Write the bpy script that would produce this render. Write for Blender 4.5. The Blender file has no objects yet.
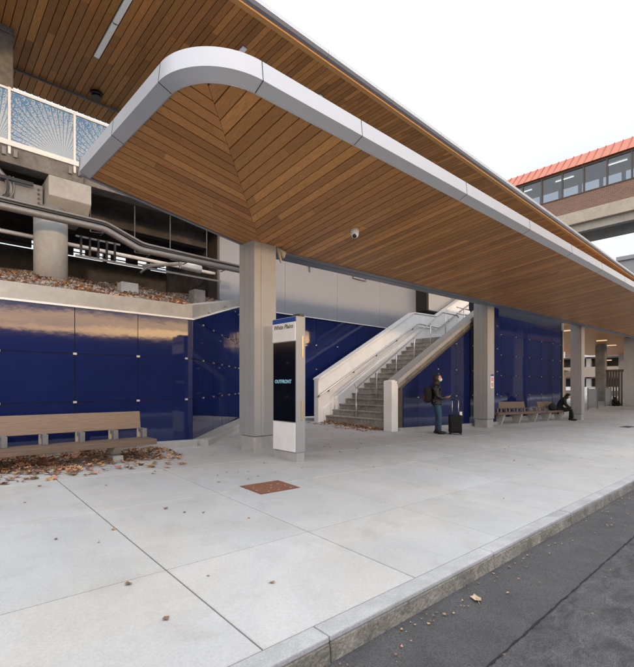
import bpy, math, random
from mathutils import Vector, Matrix
random.seed(7)
sc = bpy.context.scene
COL = sc.collection
R = math.radians

# ------------------------------------------------------------------ materials
def mat(name, color, rough=0.6, metal=0.0, var=0.0, vscale=8.0, bump=0.0, bscale=60.0,
        stretch=(1, 1, 1), coat=0.0, spec=0.5, color2=None, attr=None, emit=None, bdist=0.01, detail=6.0,
        stain=0.0, sscale=0.7):
    m = bpy.data.materials.new(name); m.use_nodes = True
    nt = m.node_tree; N = nt.nodes; L = nt.links
    b = N['Principled BSDF']
    b.inputs['Roughness'].default_value = rough
    b.inputs['Metallic'].default_value = metal
    b.inputs['Specular IOR Level'].default_value = spec
    b.inputs['Coat Weight'].default_value = coat
    b.inputs['Coat Roughness'].default_value = 0.05
    b.inputs['Base Color'].default_value = (*color, 1)
    tc = N.new('ShaderNodeTexCoord'); mp = N.new('ShaderNodeMapping')
    mp.inputs['Scale'].default_value = stretch
    L.new(tc.outputs['Object'], mp.inputs['Vector'])
    out = None
    if var or color2:
        n = N.new('ShaderNodeTexNoise'); n.inputs['Scale'].default_value = vscale; n.inputs['Detail'].default_value = detail
        n.inputs['Roughness'].default_value = 0.65
        L.new(mp.outputs[0], n.inputs['Vector'])
        r = N.new('ShaderNodeValToRGB'); r.color_ramp.elements[0].position = 0.3; r.color_ramp.elements[1].position = 0.7
        c2 = color2 or tuple(c * (1 + var) for c in color)
        c1 = color if color2 else tuple(c * (1 - var) for c in color)
        r.color_ramp.elements[0].color = (*c1, 1); r.color_ramp.elements[1].color = (*c2, 1)
        L.new(n.outputs['Fac'], r.inputs['Fac']); out = r.outputs['Color']
        rr = N.new('ShaderNodeMapRange'); rr.inputs['To Min'].default_value = max(0, rough - 0.08); rr.inputs['To Max'].default_value = min(1, rough + 0.1)
        L.new(n.outputs['Fac'], rr.inputs['Value']); L.new(rr.outputs[0], b.inputs['Roughness'])
    if stain:
        n2 = N.new('ShaderNodeTexNoise'); n2.inputs['Scale'].default_value = sscale; n2.inputs['Detail'].default_value = 9
        n2.inputs['Roughness'].default_value = 0.7; n2.inputs['Distortion'].default_value = 0.6
        L.new(mp.outputs[0], n2.inputs['Vector'])
        r2 = N.new('ShaderNodeMapRange'); r2.inputs['From Min'].default_value = 0.35; r2.inputs['From Max'].default_value = 0.68
        r2.inputs['To Min'].default_value = 1 - stain; r2.inputs['To Max'].default_value = 1 + stain * 0.4
        L.new(n2.outputs['Fac'], r2.inputs['Value'])
        mx = N.new('ShaderNodeMix'); mx.data_type = 'RGBA'; mx.blend_type = 'MULTIPLY'; mx.inputs['Factor'].default_value = 1
        if out: L.new(out, mx.inputs['A'])
        else: mx.inputs['A'].default_value = (*color, 1)
        L.new(r2.outputs[0], mx.inputs['B']); out = mx.outputs['Result']
    if attr:
        a = N.new('ShaderNodeAttribute'); a.attribute_name = attr
        mx = N.new('ShaderNodeMix'); mx.data_type = 'RGBA'; mx.blend_type = 'MULTIPLY'; mx.inputs['Factor'].default_value = 1
        if out: L.new(out, mx.inputs['A'])
        else: mx.inputs['A'].default_value = (*color, 1)
        L.new(a.outputs['Color'], mx.inputs['B']); out = mx.outputs['Result']
    if out: L.new(out, b.inputs['Base Color'])
    if bump:
        n = N.new('ShaderNodeTexNoise'); n.inputs['Scale'].default_value = bscale; n.inputs['Detail'].default_value = 4
        L.new(mp.outputs[0], n.inputs['Vector'])
        bp = N.new('ShaderNodeBump'); bp.inputs['Strength'].default_value = bump; bp.inputs['Distance'].default_value = bdist
        L.new(n.outputs['Fac'], bp.inputs['Height']); L.new(bp.outputs[0], b.inputs['Normal'])
        if coat: L.new(bp.outputs[0], b.inputs['Coat Normal'])
    if emit:
        b.inputs['Emission Color'].default_value = (*emit[0], 1); b.inputs['Emission Strength'].default_value = emit[1]
    return m

def pave_extras(m):
    nt = m.node_tree; N = nt.nodes; L = nt.links; b = N['Principled BSDF']
    src = b.inputs['Base Color'].links[0].from_socket
    tc = N.new('ShaderNodeTexCoord')
    def layer(scale, lo, hi, ca, cb, kind='noise', dist=0.0):
        nonlocal src
        if kind == 'noise':
            n = N.new('ShaderNodeTexNoise'); n.inputs['Scale'].default_value = scale; n.inputs['Detail'].default_value = 8; n.inputs['Distortion'].default_value = dist; o = n.outputs['Fac']
        else:
            n = N.new('ShaderNodeTexVoronoi'); n.inputs['Scale'].default_value = scale; o = n.outputs['Distance']
        L.new(tc.outputs['Object'], n.inputs['Vector'])
        r = N.new('ShaderNodeValToRGB'); r.color_ramp.elements[0].position = lo; r.color_ramp.elements[1].position = hi
        r.color_ramp.elements[0].color = (*ca, 1); r.color_ramp.elements[1].color = (*cb, 1); L.new(o, r.inputs['Fac'])
        mx = N.new('ShaderNodeMix'); mx.data_type = 'RGBA'; mx.blend_type = 'MULTIPLY'; mx.inputs['Factor'].default_value = 1
        L.new(src, mx.inputs['A']); L.new(r.outputs[0], mx.inputs['B']); src = mx.outputs['Result']
    layer(0.55, .38, .62, (1.0, .985, .955), (.96, .98, 1.02), dist=1.0)
    layer(3.2, .28, .46, (.92, .905, .88), (1, 1, 1), dist=.4)
    layer(1.3, .028, .036, (.45, .42, .38), (1, 1, 1), 'vor')
    layer(2.7, .018, .026, (.55, .50, .44), (1, 1, 1), 'vor')
    layer(240, .30, .42, (.82, .81, .80), (1, 1, 1))
    L.new(src, b.inputs['Base Color'])
def wood(name, light, dark, stretch, rough=0.35):
    m = mat(name, dark, rough, color2=light, vscale=5, stretch=stretch, attr='tint', spec=0.3, bump=0.25, bscale=14, bdist=0.004, detail=8)
    return m

M = {}
M['pave'] = mat('pave_concrete', (0.465, 0.453, 0.435), 0.82, var=0.09, vscale=60, bump=0.35, bscale=160, attr='tint', stain=0.12, sscale=0.9, bdist=0.004)
pave_extras(M['pave'])
M['joint'] = mat('joint_dirt', (0.11, 0.10, 0.09), 0.95, var=0.3, vscale=30)
M['kerb'] = mat('kerb_granite', (0.40, 0.395, 0.39), 0.8, var=0.16, vscale=90, bump=0.4, bscale=90, stain=0.25, sscale=2.2, bdist=0.008)
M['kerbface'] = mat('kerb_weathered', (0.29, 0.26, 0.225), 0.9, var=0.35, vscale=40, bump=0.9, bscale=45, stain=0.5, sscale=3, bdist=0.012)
M['conc'] = mat('concrete_smooth', (0.40, 0.395, 0.38), 0.8, var=0.08, vscale=12, bump=0.3, bscale=90, stain=0.18, sscale=1.3, bdist=0.004)
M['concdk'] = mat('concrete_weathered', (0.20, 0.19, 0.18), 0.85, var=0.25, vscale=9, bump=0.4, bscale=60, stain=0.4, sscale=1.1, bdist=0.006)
M['concwarm'] = mat('concrete_cream', (0.47, 0.42, 0.35), 0.85, var=0.1, vscale=6, bump=0.3, bscale=70, stain=0.2)
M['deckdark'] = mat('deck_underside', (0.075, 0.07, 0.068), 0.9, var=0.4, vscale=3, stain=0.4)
M['alu'] = mat('silver_panel', (0.46, 0.485, 0.53), 0.42, 0.3, var=0.03, vscale=3, bump=0.04, bscale=2.5, bdist=0.02)
M['aludk'] = mat('grey_metal', (0.23, 0.245, 0.285), 0.45, 0.2, var=0.06, vscale=5)
M['colm'] = mat('column_cladding', (0.37, 0.375, 0.385), 0.42, 0.2, var=0.03, vscale=2.5, bump=0.04, bscale=3, bdist=0.02, stain=0.06, sscale=1.0)
M['groove'] = mat('dark_groove', (0.03, 0.03, 0.033), 0.8)
M['blue'] = mat('blue_enamel', (0.0095, 0.0175, 0.088), 0.4, 0.0, var=0.10, vscale=1.5, bump=0.06, bscale=2.2, coat=1.0, bdist=0.02, spec=0.0, stain=.12, sscale=1.2)
M['blue'].node_tree.nodes['Principled BSDF'].inputs['Coat IOR'].default_value = 1.5
M['clip'] = mat('clip_steel', (0.5, 0.5, 0.5), 0.35, 0.3)
M['white'] = mat('white_paint', (0.80, 0.80, 0.80), 0.5, var=0.04, vscale=4, stain=0.08, sscale=1.2)
M['graywall'] = mat('grey_wall_panel', (0.26, 0.275, 0.31), 0.4, 0.15, var=0.04, vscale=1.2, bump=0.05, bscale=1.6, bdist=0.02)
M['step'] = mat('stair_tread_concrete', (0.33, 0.31, 0.29), 0.85, var=0.25, vscale=14, bump=0.4, bscale=80, stain=0.45, sscale=2.0, bdist=0.004)
M['steel'] = mat('brushed_steel', (0.55, 0.54, 0.53), 0.32, 0.9, var=0.08, vscale=20)
M['bronze'] = mat('dark_trim', (0.09, 0.075, 0.065), 0.5, 0.3, var=0.2, vscale=8)
M['asph'] = mat('asphalt_smooth', (0.074, 0.070, 0.071), 0.85, var=0.6, vscale=95, bump=1.0, bscale=150, stain=0.30, sscale=2.4, bdist=0.006)
M['asph2'] = mat('asphalt_worn', (0.092, 0.088, 0.089), 0.8, var=0.65, vscale=95, bump=1.0, bscale=150, stain=0.6, sscale=6.0, stretch=(.7, 1.3, 1), bdist=0.01)
M['tar'] = mat('tar_seam', (0.014, 0.013, 0.014), 0.95, var=0.2, vscale=40)
M['ground'] = mat('earth', (0.13, 0.12, 0.10), 0.95, var=0.3, vscale=0.6)
M['soff'] = wood('soffit_boards', (0.60, 0.285, 0.095), (0.38, 0.165, 0.052), (14, 0.8, 14))
M['soffx'] = wood('soffit_boards_cross', (0.60, 0.285, 0.095), (0.38, 0.165, 0.052), (0.8, 14, 14))
M['soffup'] = wood('soffit_boards_upper', (0.56, 0.265, 0.085), (0.35, 0.15, 0.044), (14, 0.8, 14), 0.45)
M['trimwood'] = mat('edge_timber', (0.66, 0.34, 0.11), 0.5, var=0.15, vscale=6, stretch=(0.5, 8, 8))
M['bwood'] = mat('bench_timber', (0.225, 0.155, 0.11), 0.6, var=0.25, vscale=7, stretch=(0.7, 12, 12), bump=0.3, bscale=20, bdist=0.004)
M['bwood2'] = mat('bench_timber_brown', (0.15, 0.10, 0.07), 0.55, var=0.25, vscale=7, stretch=(0.7, 12, 12), bump=0.3, bscale=20, bdist=0.004)
M['galv'] = mat('galvanised', (0.20, 0.20, 0.205), 0.5, 0.4, var=0.15, vscale=14)
M['rust'] = mat('rusty_iron', (0.17, 0.07, 0.04), 0.8, 0.2, color2=(0.27, 0.12, 0.07), vscale=25, bump=0.5, bscale=70, bdist=0.004)
M['gravel'] = mat('gravel_stone', (0.22, 0.19, 0.17), 0.95, var=0.4, vscale=20, attr='tint', bump=0.5, bscale=60)
M['leaf'] = mat('dry_leaf', (0.36, 0.225, 0.14), 0.8, var=0.25, vscale=20, attr='tint')
M['black'] = mat('black_cloth', (0.007, 0.007, 0.008), 0.85, var=0.3, vscale=30, bump=0.3, bscale=40)
M['leather'] = mat('black_leather', (0.008, 0.0075, 0.0075), 0.42, var=0.3, vscale=14, bump=1.0, bscale=13, bdist=0.05)
M['plastic'] = mat('black_plastic', (0.01, 0.01, 0.011), 0.3)
M['jean'] = mat('denim', (0.035, 0.075, 0.13), 0.85, var=0.4, vscale=10, bump=0.9, bscale=12, bdist=0.04)
M['skin'] = mat('skin', (0.50, 0.28, 0.20), 0.55, var=0.05)
M['mask'] = mat('face_mask', (0.62, 0.72, 0.74), 0.8)
M['hair'] = mat('dark_hair', (0.016, 0.009, 0.008), 0.6, var=0.3, vscale=40)
M['maroon'] = mat('maroon_cloth', (0.10, 0.02, 0.035), 0.8)
M['screen'] = mat('dark_screen', (0.004, 0.004, 0.005), 0.12, coat=0.5)
M['signblue'] = mat('sign_blue', (0.015, 0.06, 0.33), 0.4)
M['ink'] = mat('black_ink', (0.015, 0.015, 0.015), 0.6)
M['lettercyan'] = mat('lit_letters', (0.20, 0.45, 0.55), 0.5, emit=((0.35, 0.75, 0.85), 0.10))
M['signred'] = mat('sign_red', (0.55, 0.03, 0.03), 0.5)
M['brass'] = mat('brass_plate', (0.62, 0.48, 0.25), 0.3, 0.6)
M['redroof'] = mat('red_metal_roof', (0.42, 0.09, 0.022), 0.5, var=0.08, vscale=2)
M['reddk'] = mat('red_seam', (0.30, 0.05, 0.03), 0.5)
M['lamp'] = mat('lamp_diffuser', (0.7, 0.7, 0.7), 0.5, emit=((1, 0.97, 0.92), 0.06))
M['tube'] = mat('lit_tube', (0.9, 0.9, 0.85), 0.5, emit=((1, 0.93, 0.75), 1.6))
M['warmtube'] = mat('lit_warm_tube', (0.9, 0.8, 0.6), 0.5, emit=((1, 0.72, 0.4), 0.4))
M['dullplat'] = mat('platform_white_duct', (0.7, 0.68, 0.64), 0.5, var=0.1)
M['beige'] = mat('beige_plaster', (0.40, 0.33, 0.27), 0.8, var=0.1, vscale=2)
M['void'] = mat('dark_recess', (0.02, 0.02, 0.022), 0.9)

def brick():
    m = mat('brown_brick', (0.3, 0.17, 0.12), 0.85)
    nt = m.node_tree; N = nt.nodes; L = nt.links
    tc = N.new('ShaderNodeTexCoord'); sp = N.new('ShaderNodeSeparateXYZ'); cb = N.new('ShaderNodeCombineXYZ')
    L.new(tc.outputs['Object'], sp.inputs[0]); L.new(sp.outputs['Y'], cb.inputs['X']); L.new(sp.outputs['Z'], cb.inputs['Y'])
    b = N.new('ShaderNodeTexBrick'); b.inputs['Scale'].default_value = 1.0
    b.inputs['Brick Width'].default_value = 0.3; b.inputs['Row Height'].default_value = 0.1; b.inputs['Mortar Size'].default_value = 0.012
    b.inputs['Color1'].default_value = (0.23, 0.12, 0.085, 1); b.inputs['Color2'].default_value = (0.16, 0.085, 0.065, 1); b.inputs['Mortar'].default_value = (0.27, 0.22, 0.19, 1)
    L.new(cb.outputs[0], b.inputs['Vector']); L.new(b.outputs['Color'], N['Principled BSDF'].inputs['Base Color'])
    return m
M['brick'] = brick()

def glass(name, tint=(0.75, 0.8, 0.85), gl=0.15, rough=0.02):
    m = bpy.data.materials.new(name); m.use_nodes = True
    N = m.node_tree.nodes; L = m.node_tree.links; N.remove(N['Principled BSDF'])
    t = N.new('ShaderNodeBsdfTransparent'); t.inputs[0].default_value = (*tint, 1)
    g = N.new('ShaderNodeBsdfGlossy'); g.inputs['Roughness'].default_value = rough
    fr = N.new('ShaderNodeFresnel'); fr.inputs[0].default_value = 1.5
    ad = N.new('ShaderNodeMath'); ad.operation = 'ADD'; ad.inputs[1].default_value = gl; L.new(fr.outputs[0], ad.inputs[0])
    mx = N.new('ShaderNodeMixShader'); L.new(ad.outputs[0], mx.inputs[0]); L.new(t.outputs[0], mx.inputs[1]); L.new(g.outputs[0], mx.inputs[2])
    L.new(mx.outputs[0], N['Material Output'].inputs[0])
    return m
M['glass'] = glass('clear_glass'); M['winglass'] = glass('window_glass', (0.55, 0.6, 0.66), 0.12)

def patterned():
    m = mat('printed_glass', (0.8, 0.8, 0.8), 0.25, spec=0.5)
    N = m.node_tree.nodes; L = m.node_tree.links
    tc = N.new('ShaderNodeTexCoord'); sp = N.new('ShaderNodeSeparateXYZ'); L.new(tc.outputs['Object'], sp.inputs[0])
    def mth(op, a, b=None, c=None):
        n = N.new('ShaderNodeMath'); n.operation = op
        for i, v in enumerate((a, b, c)):
            if v is None: continue
            if isinstance(v, (int, float)): n.inputs[i].default_value = v
            else: L.new(v, n.inputs[i])
        return n.outputs[0]
    # rays that fan out from a point low on the right of each panel, curling at its foot
    px = mth('SUBTRACT', sp.outputs['X'], 0.98)
    pz = mth('ADD', sp.outputs['Z'], 0.05)
    r = mth('SQRT', mth('ADD', mth('MULTIPLY', px, px), mth('MULTIPLY', pz, pz)))
    ang = mth('ARCTAN2', px, pz)
    f = mth('FRACT', mth('MULTIPLY', ang, 9.0))
    tri = mth('ABSOLUTE', mth('SUBTRACT', f, 0.5))
    line = mth('GREATER_THAN', tri, 0.39)
    v = N.new('ShaderNodeTexVoronoi'); v.inputs['Scale'].default_value = 44; v.inputs['Randomness'].default_value = 0.55
    cb = N.new('ShaderNodeCombineXYZ'); L.new(mth('MULTIPLY', ang, 1.0), cb.inputs['X']); L.new(mth('MULTIPLY', r, 0.95), cb.inputs['Y']); L.new(cb.outputs[0], v.inputs['Vector'])
    size = mth('ADD', 0.54, mth('MULTIPLY', mth('SUBTRACT', 1.0, r), 0.30))
    dot = mth('LESS_THAN', v.outputs['Distance'], size)
    white = mth('MULTIPLY', dot, mth('SUBTRACT', 1.0, mth('MULTIPLY', line, 0.95)))
    mx = N.new('ShaderNodeMix'); mx.data_type = 'RGBA'; L.new(white, mx.inputs['Factor'])
    mx.inputs['A'].default_value = (0.20, 0.42, 0.68, 1); mx.inputs['B'].default_value = (0.82, 0.86, 0.88, 1)
    L.new(mx.outputs['Result'], N['Principled BSDF'].inputs['Base Color'])
    b = N['Principled BSDF']
    tr = N.new('ShaderNodeBsdfTranslucent'); L.new(mx.outputs['Result'], tr.inputs[0])
    ms = N.new('ShaderNodeMixShader'); ms.inputs[0].default_value = 0.55
    L.new(b.outputs[0], ms.inputs[1]); L.new(tr.outputs[0], ms.inputs[2]); L.new(ms.outputs[0], N['Material Output'].inputs[0])
    return m
M['pattern'] = patterned()

# ------------------------------------------------------------------ mesh helpers
class MB:
    def __init__(s): s.v = []; s.f = []; s.t = []; s.sm = []
    def face(s, idx, tint=None, smooth=False):
        s.f.append(tuple(idx)); s.t.append(tint if tint else (1, 1, 1)); s.sm.append(smooth)
    def hexa(s, p, tint=None):       # 8 points: bottom 4 ccw, top 4 ccw
        n = len(s.v); s.v += [tuple(q) for q in p]
        for q in ((0, 3, 2, 1), (4, 5, 6, 7), (0, 1, 5, 4), (1, 2, 6, 5), (2, 3, 7, 6), (3, 0, 4, 7)): s.face([n + i for i in q], tint)
        return s
    def box(s, x0, x1, y0, y1, z0, z1, tint=None):
        x0, x1 = sorted((x0, x1)); y0, y1 = sorted((y0, y1)); z0, z1 = sorted((z0, z1))
        return s.hexa([(x0, y0, z0), (x1, y0, z0), (x1, y1, z0), (x0, y1, z0), (x0, y0, z1), (x1, y0, z1), (x1, y1, z1), (x0, y1, z1)], tint)
    def prism(s, pts, vec, tint=None):   # planar polygon extruded by a vector
        n = len(s.v); k = len(pts); v = Vector(vec)
        s.v += [tuple(p) for p in pts] + [tuple(Vector(p) + v) for p in pts]
        s.face([n + i for i in range(k)][::-1], tint); s.face([n + k + i for i in range(k)], tint)
        for i in range(k): j = (i + 1) % k; s.face((n + i, n + j, n + k + j, n + k + i), tint)
        return s
    def tube(s, pts, r, seg=10, cap=True, tint=None):
        pts = [Vector(p) for p in pts]; rs = r if isinstance(r, (list, tuple)) else [r] * len(pts)
        rings = []; up = None
        for i, p in enumerate(pts):
            d = (pts[min(i + 1, len(pts) - 1)] - pts[max(i - 1, 0)]).normalized()
            if up is None: up = Vector((0, 0, 1)) if abs(d.z) < 0.9 else Vector((1, 0, 0))
            a = d.cross(up).normalized(); b = a.cross(d).normalized(); up = b
            n = len(s.v); s.v += [tuple(p + rs[i] * (a * math.cos(2 * math.pi * k / seg) + b * math.sin(2 * math.pi * k / seg))) for k in range(seg)]
            rings.append(n)
        for i in range(len(rings) - 1):
            for k in range(seg):
                k2 = (k + 1) % seg
                s.face((rings[i] + k, rings[i] + k2, rings[i + 1] + k2, rings[i + 1] + k), tint, True)
        if cap: s.face([rings[0] + k for k in range(seg)][::-1], tint); s.face([rings[-1] + k for k in range(seg)], tint)
        return s
    def blob(s, c, rad, seg=12, rings=8, fn=None, tint=None):
        n = len(s.v)
        for i in range(rings + 1):
            th = math.pi * i / rings
            for k in range(seg):
                ph = 2 * math.pi * k / seg
                d = Vector((math.sin(th) * math.cos(ph), math.sin(th) * math.sin(ph), math.cos(th)))
                q = Vector((d.x * rad[0], d.y * rad[1], d.z * rad[2]))
                if fn: q = fn(q, d)
                s.v.append(tuple(Vector(c) + q))
        for i in range(rings):
            for k in range(seg):
                k2 = (k + 1) % seg; s.face((n + i * seg + k, n + (i + 1) * seg + k, n + (i + 1) * seg + k2, n + i * seg + k2), tint, True)
        return s

def absloc(o):
    v = Vector((0, 0, 0))
    while o: v += o.location; o = o.parent
    return v
def obj(name, mb, m, parent=None, local=False, bevel=0, fix=True):
    me = bpy.data.meshes.new(name)
    off = absloc(parent) if (parent and not local) else Vector((0, 0, 0))
    me.from_pydata([tuple(Vector(v) - off) for v in mb.v], [], mb.f); me.materials.append(m)
    if any(t != (1, 1, 1) for t in mb.t) or 'tint' in [n.attribute_name for n in m.node_tree.nodes if n.type == 'ATTRIBUTE']:
        ca = me.color_attributes.new('tint', 'FLOAT_COLOR', 'CORNER'); i = 0; buf = []
        for p, t in zip(me.polygons, mb.t): buf += [*t, 1] * p.loop_total
        ca.data.foreach_set('color', buf)
    me.polygons.foreach_set('use_smooth', mb.sm)
    o = bpy.data.objects.new(name, me); COL.objects.link(o)
    if parent: o.parent = parent
    if bevel:
        b = o.modifiers.new('bevel', 'BEVEL'); b.width = bevel; b.segments = 2; b.limit_method = 'ANGLE'; b.angle_limit = R(40)
    return o
def tag(o, label=None, cat=None, group=None, kind=None):
    if label: o['label'] = label
    if cat: o['category'] = cat
    if group: o['group'] = group
    if kind: o['kind'] = kind
    return o
def thing(name, label, cat, loc=(0, 0, 0), group=None):
    o = bpy.data.objects.new(name, None); COL.objects.link(o); o.location = loc; o.empty_display_size = 0.2
    return tag(o, label, cat, group)
def copy_tree(o, parent=None):
    c = o.copy(); COL.objects.link(c)
    if parent: c.parent = parent
    for ch in list(o.children):
        if ch.name in COL.objects: copy_tree(ch, c)
    return c
def struct(name, mb, m): return tag(obj(name, mb, m), kind='structure')

# ------------------------------------------------------------------ site
def gz(x, y):
    return -1.38 - 0.0298 * max(-12, min(x, 27)) + 0.0355 * max(-4, min(y, 12.5))
struct('ground', MB().prism([(-600, -600, -3.3), (600, -600, -3.3), (600, 600, -3.3), (-600, 600, -3.3)], (0, 0, 0.3)), M['ground'])

# pavement slabs with real gaps over a dark bed
xs = [-12.2 + 1.35 * i for i in range(9)] + [-0.05, 1.30, 2.64, 4.02] + [4.02 + 1.37 * i for i in range(1, 60)]
xs = sorted(x for x in xs)
xs = [x for i, x in enumerate(xs) if i == 0 or x - xs[i - 1] > 0.3]
ys = [1.81, 2.97, 4.58, 6.12, 7.65, 9.2, 10.8, 12.4, 14, 17, 20, 24, 30]
mb = MB(); g = 0.0052
for i in range(len(xs) - 1):
    for j in range(len(ys) - 1):
        x0, x1, y0, y1 = xs[i] + g, xs[i + 1] - g, ys[j] + (0 if j == 0 else g), ys[j + 1] - g
        if y0 > 13 and x1 < 27: continue
        t = random.uniform(0.96, 1.04); w = random.uniform(-0.008, 0.014); tint = (t + w, t, t - w)
        b = 0.006
        P = [(x0, y0), (x1, y0), (x1, y1), (x0, y1)]; Q = [(x0 + b, y0 + b), (x1 - b, y0 + b), (x1 - b, y1 - b), (x0 + b, y1 - b)]
        n = len(mb.v)
        mb.v += [(x, y, gz(x, y) - 0.05) for x, y in P] + [(x, y, gz(x, y) - 0.005) for x, y in P] + [(x, y, gz(x, y)) for x, y in Q]
        for k in range(4):
            k2 = (k + 1) % 4
            mb.face((n + k, n + k2, n + 4 + k2, n + 4 + k), tint); mb.face((n + 4 + k, n + 4 + k2, n + 8 + k2, n + 8 + k), tint)
        mb.face((n + 8, n + 9, n + 10, n + 11), tint)
struct('pavement', mb, M['pave'])
mb = MB()
xl = [-12.5, -12, 27, 88]
for i in range(3):
    for y0, y1 in ((1.80, 12.5), (12.5, 30)):
        x0, x1 = xl[i], xl[i + 1]
        n = len(mb.v); mb.v += [(x, y, gz(x, y) - 0.018) for x, y in ((x0, y0), (x1, y0), (x1, y1), (x0, y1))]; mb.face((n, n + 1, n + 2, n + 3))
struct('pavement_bed', mb, M['joint'])
# kerb stones
mb = MB(); mf = MB(); x = -12
while x < 85:
    L_ = 1.95; x1 = x + L_ - 0.008; dz = random.uniform(-0.003, 0.003); j = random.uniform(-0.004, 0.004)
    def K(xx, y, d): return (xx, y, gz(xx, 1.8) + d)
    t = random.uniform(0.88, 1.08)
    mb.hexa([K(x, 1.67 + j, -0.035), K(x1, 1.67 + j, -0.035), K(x1, 1.805, -0.035), K(x, 1.805, -0.035), K(x, 1.675 + j, dz), K(x1, 1.675 + j, dz), K(x1, 1.805, 0), K(x, 1.805, 0)], (t, t, t))
    mf.hexa([K(x, 1.655 + j, -0.22), K(x1, 1.655 + j, -0.22), K(x1, 1.80, -0.22), K(x, 1.80, -0.22), K(x, 1.668 + j, -0.036), K(x1, 1.668 + j, -0.036), K(x1, 1.80, -0.036), K(x, 1.80, -0.036)], (t, t, t))
    x += L_
tag(obj('kerb', mb, M['kerb'], bevel=0.008), kind='structure'); tag(obj('kerb_face', mf, M['kerbface'], bevel=0.008), kind='structure')
# road: smooth lane by the kerb, tar seam, worn lane
def sheet(y0, y1, dz, m, name, jag=0.0, sub=1.0):
    mb = MB(); X = [-12 + i * sub for i in range(int(100 / sub))]
    for x in X: mb.v += [(x, y0 + random.uniform(-jag, jag), gz(x, y0) - 0.14 + dz), (x, y1 + random.uniform(-jag, jag), gz(x, y1) - 0.14 + dz)]
    for i in range(len(X) - 1): mb.face((2 * i, 2 * i + 2, 2 * i + 3, 2 * i + 1))
    return struct(name, mb, m)
sheet(-9, 1.12, 0, M['asph2'], 'road', 0, 4)
sheet(1.10, 1.70, 0.0045, M['asph'], 'road_patch', 0.0, 1)
sheet(1.095, 1.104, 0.009, M['tar'], 'road_seam', 0.005, 0.05)
sheet(-12, -9, 0.13, M['conc'], 'far_pavement', 0, 4)

# ------------------------------------------------------------------ blue panel walls
def clip_poly(poly, f):          # poly of (s,z); keep f(s,z)>=0
    out = []
    for i in range(len(poly)):
        a, b = poly[i], poly[(i + 1) % len(poly)]; fa, fb = f(*a), f(*b)
        if fa >= 0: out.append(a)
        if fa * fb < 0: t = fa / (fa - fb); out.append((a[0] + t * (b[0] - a[0]), a[1] + t * (b[1] - a[1])))
    return out
def panel_wall(root, P0, P1, ss, zs, top=None, bottom=None, thick=0.22, clips=True, clipx=True):
    P0 = Vector((*P0, 0)); P1 = Vector((*P1, 0)); d = (P1 - P0); Ln = d.length; d.normalize()
    n = Vector((d.y, -d.x, 0))       # outward (towards the street)
    W = lambda s, z, o=0: P0 + d * s + n * o + Vector((0, 0, z))
    top = top or (lambda s: zs[-1]); bottom = bottom or (lambda s: zs[0])
    f0, f1 = (lambda a, b, fn: [(fn(a)), (fn(b))])(0, Ln, top)
    # backing
    b0 = lambda s: bottom(s) - 0.03
    mb = MB(); mb.prism([W(0, b0(0), -0.022), W(Ln, b0(Ln), -0.022), W(Ln, f1 - 0.01, -0.022), W(0, f0 - 0.01, -0.022)], tuple(-n * thick))
    obj('backing', mb, M['void'], root)
    g = 0.006
    ftop = lambda s, z: (f0 + (f1 - f0) * s / Ln - 0.004) - z
    g0, g1 = bottom(0), bottom(Ln)
    fbot = lambda s, z: z - (g0 + (g1 - g0) * s / Ln)
    for i in range(len(ss) - 1):
        for j in range(len(zs) - 1):
            lo = zs[j] if j else zs[0] - 1.2
            hi = zs[j + 1] if j < len(zs) - 2 else zs[j + 1] + 1.5
            poly = [(ss[i] + g, lo + g), (ss[i + 1] - g, lo + g), (ss[i + 1] - g, hi - g), (ss[i] + g, hi - g)]
            poly = clip_poly(clip_poly(poly, ftop), fbot)
            if len(poly) < 3: continue
            w = max(p[0] for p in poly) - min(p[0] for p in poly); h = max(p[1] for p in poly) - min(p[1] for p in poly)
            if h < 0.03 or w < 0.03: continue
            jo = random.uniform(-0.0015, 0.0015); tl = random.uniform(-0.006, 0.006); tz = random.uniform(-0.004, 0.004)
            smid = (ss[i] + ss[i + 1]) / 2; zmid = (lo + hi) / 2
            pts = [W(s, z, jo + tl * (s - smid) + tz * (z - zmid)) for s, z in poly]
            p = obj('panel', MB().prism(pts, tuple(-n * 0.018)), M['blue'], root)
            if clips and i < len(ss) - 1:
                s, z = ss[i + 1], zs[j + 1]
                if i == len(ss) - 2: s -= 0.14
                if j < len(zs) - 1 and ftop(s, z) > 0.06 and fbot(s, z) > 0.05:
                    a = 0.027; bq = 0.017
                    obj('clip', MB().prism([W(s - a, z - bq, 0.006), W(s + a, z - bq, 0.006), W(s + a, z + bq, 0.006), W(s - a, z + bq, 0.006)], tuple(n * 0.012)), M['clip'], p)
    return W, n
def slist(a, b, step, first=None):
    out = [a]; s = first if first is not None else a + step
    while s < b - 0.15: out.append(s); s += step
    out.append(b); return out

# left wall and its slanting return: one retaining wall
lw = thing('retaining_wall', 'low retaining wall faced in glossy blue panels behind the left bench, folding back beside first column', 'wall', (1, 8, -1.2))
yw = 7.97; XL = -5.2; XR = 4.03
zr = [-1.10, -0.30, 0.50, 1.27]
panel_wall(lw, (XL, yw), (XR, yw), [0] + [s - XL for s in (-4.2, -3.17, -2.13, -1.10, -0.08, 0.93 - 0.03, 1.93, 2.96, 4.03)], zr, bottom=lambda s: gz(XL + s, yw) + 0.11)
RA = (4.03, 7.97); RB = (7.62, 11.88); RL = math.hypot(RB[0] - RA[0], RB[1] - RA[1])
rtop = lambda s: 1.27 + (2.48 - 1.27) * s / RL
panel_wall(lw, RA, RB, slist(0, RL, 0.94, 0.80), [-1.10, -0.30, 0.50, 1.27, 2.2], top=rtop, bottom=lambda s: gz(RA[0] + s * 0.68, RA[1] + s * 0.73) + 0.11)
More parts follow.
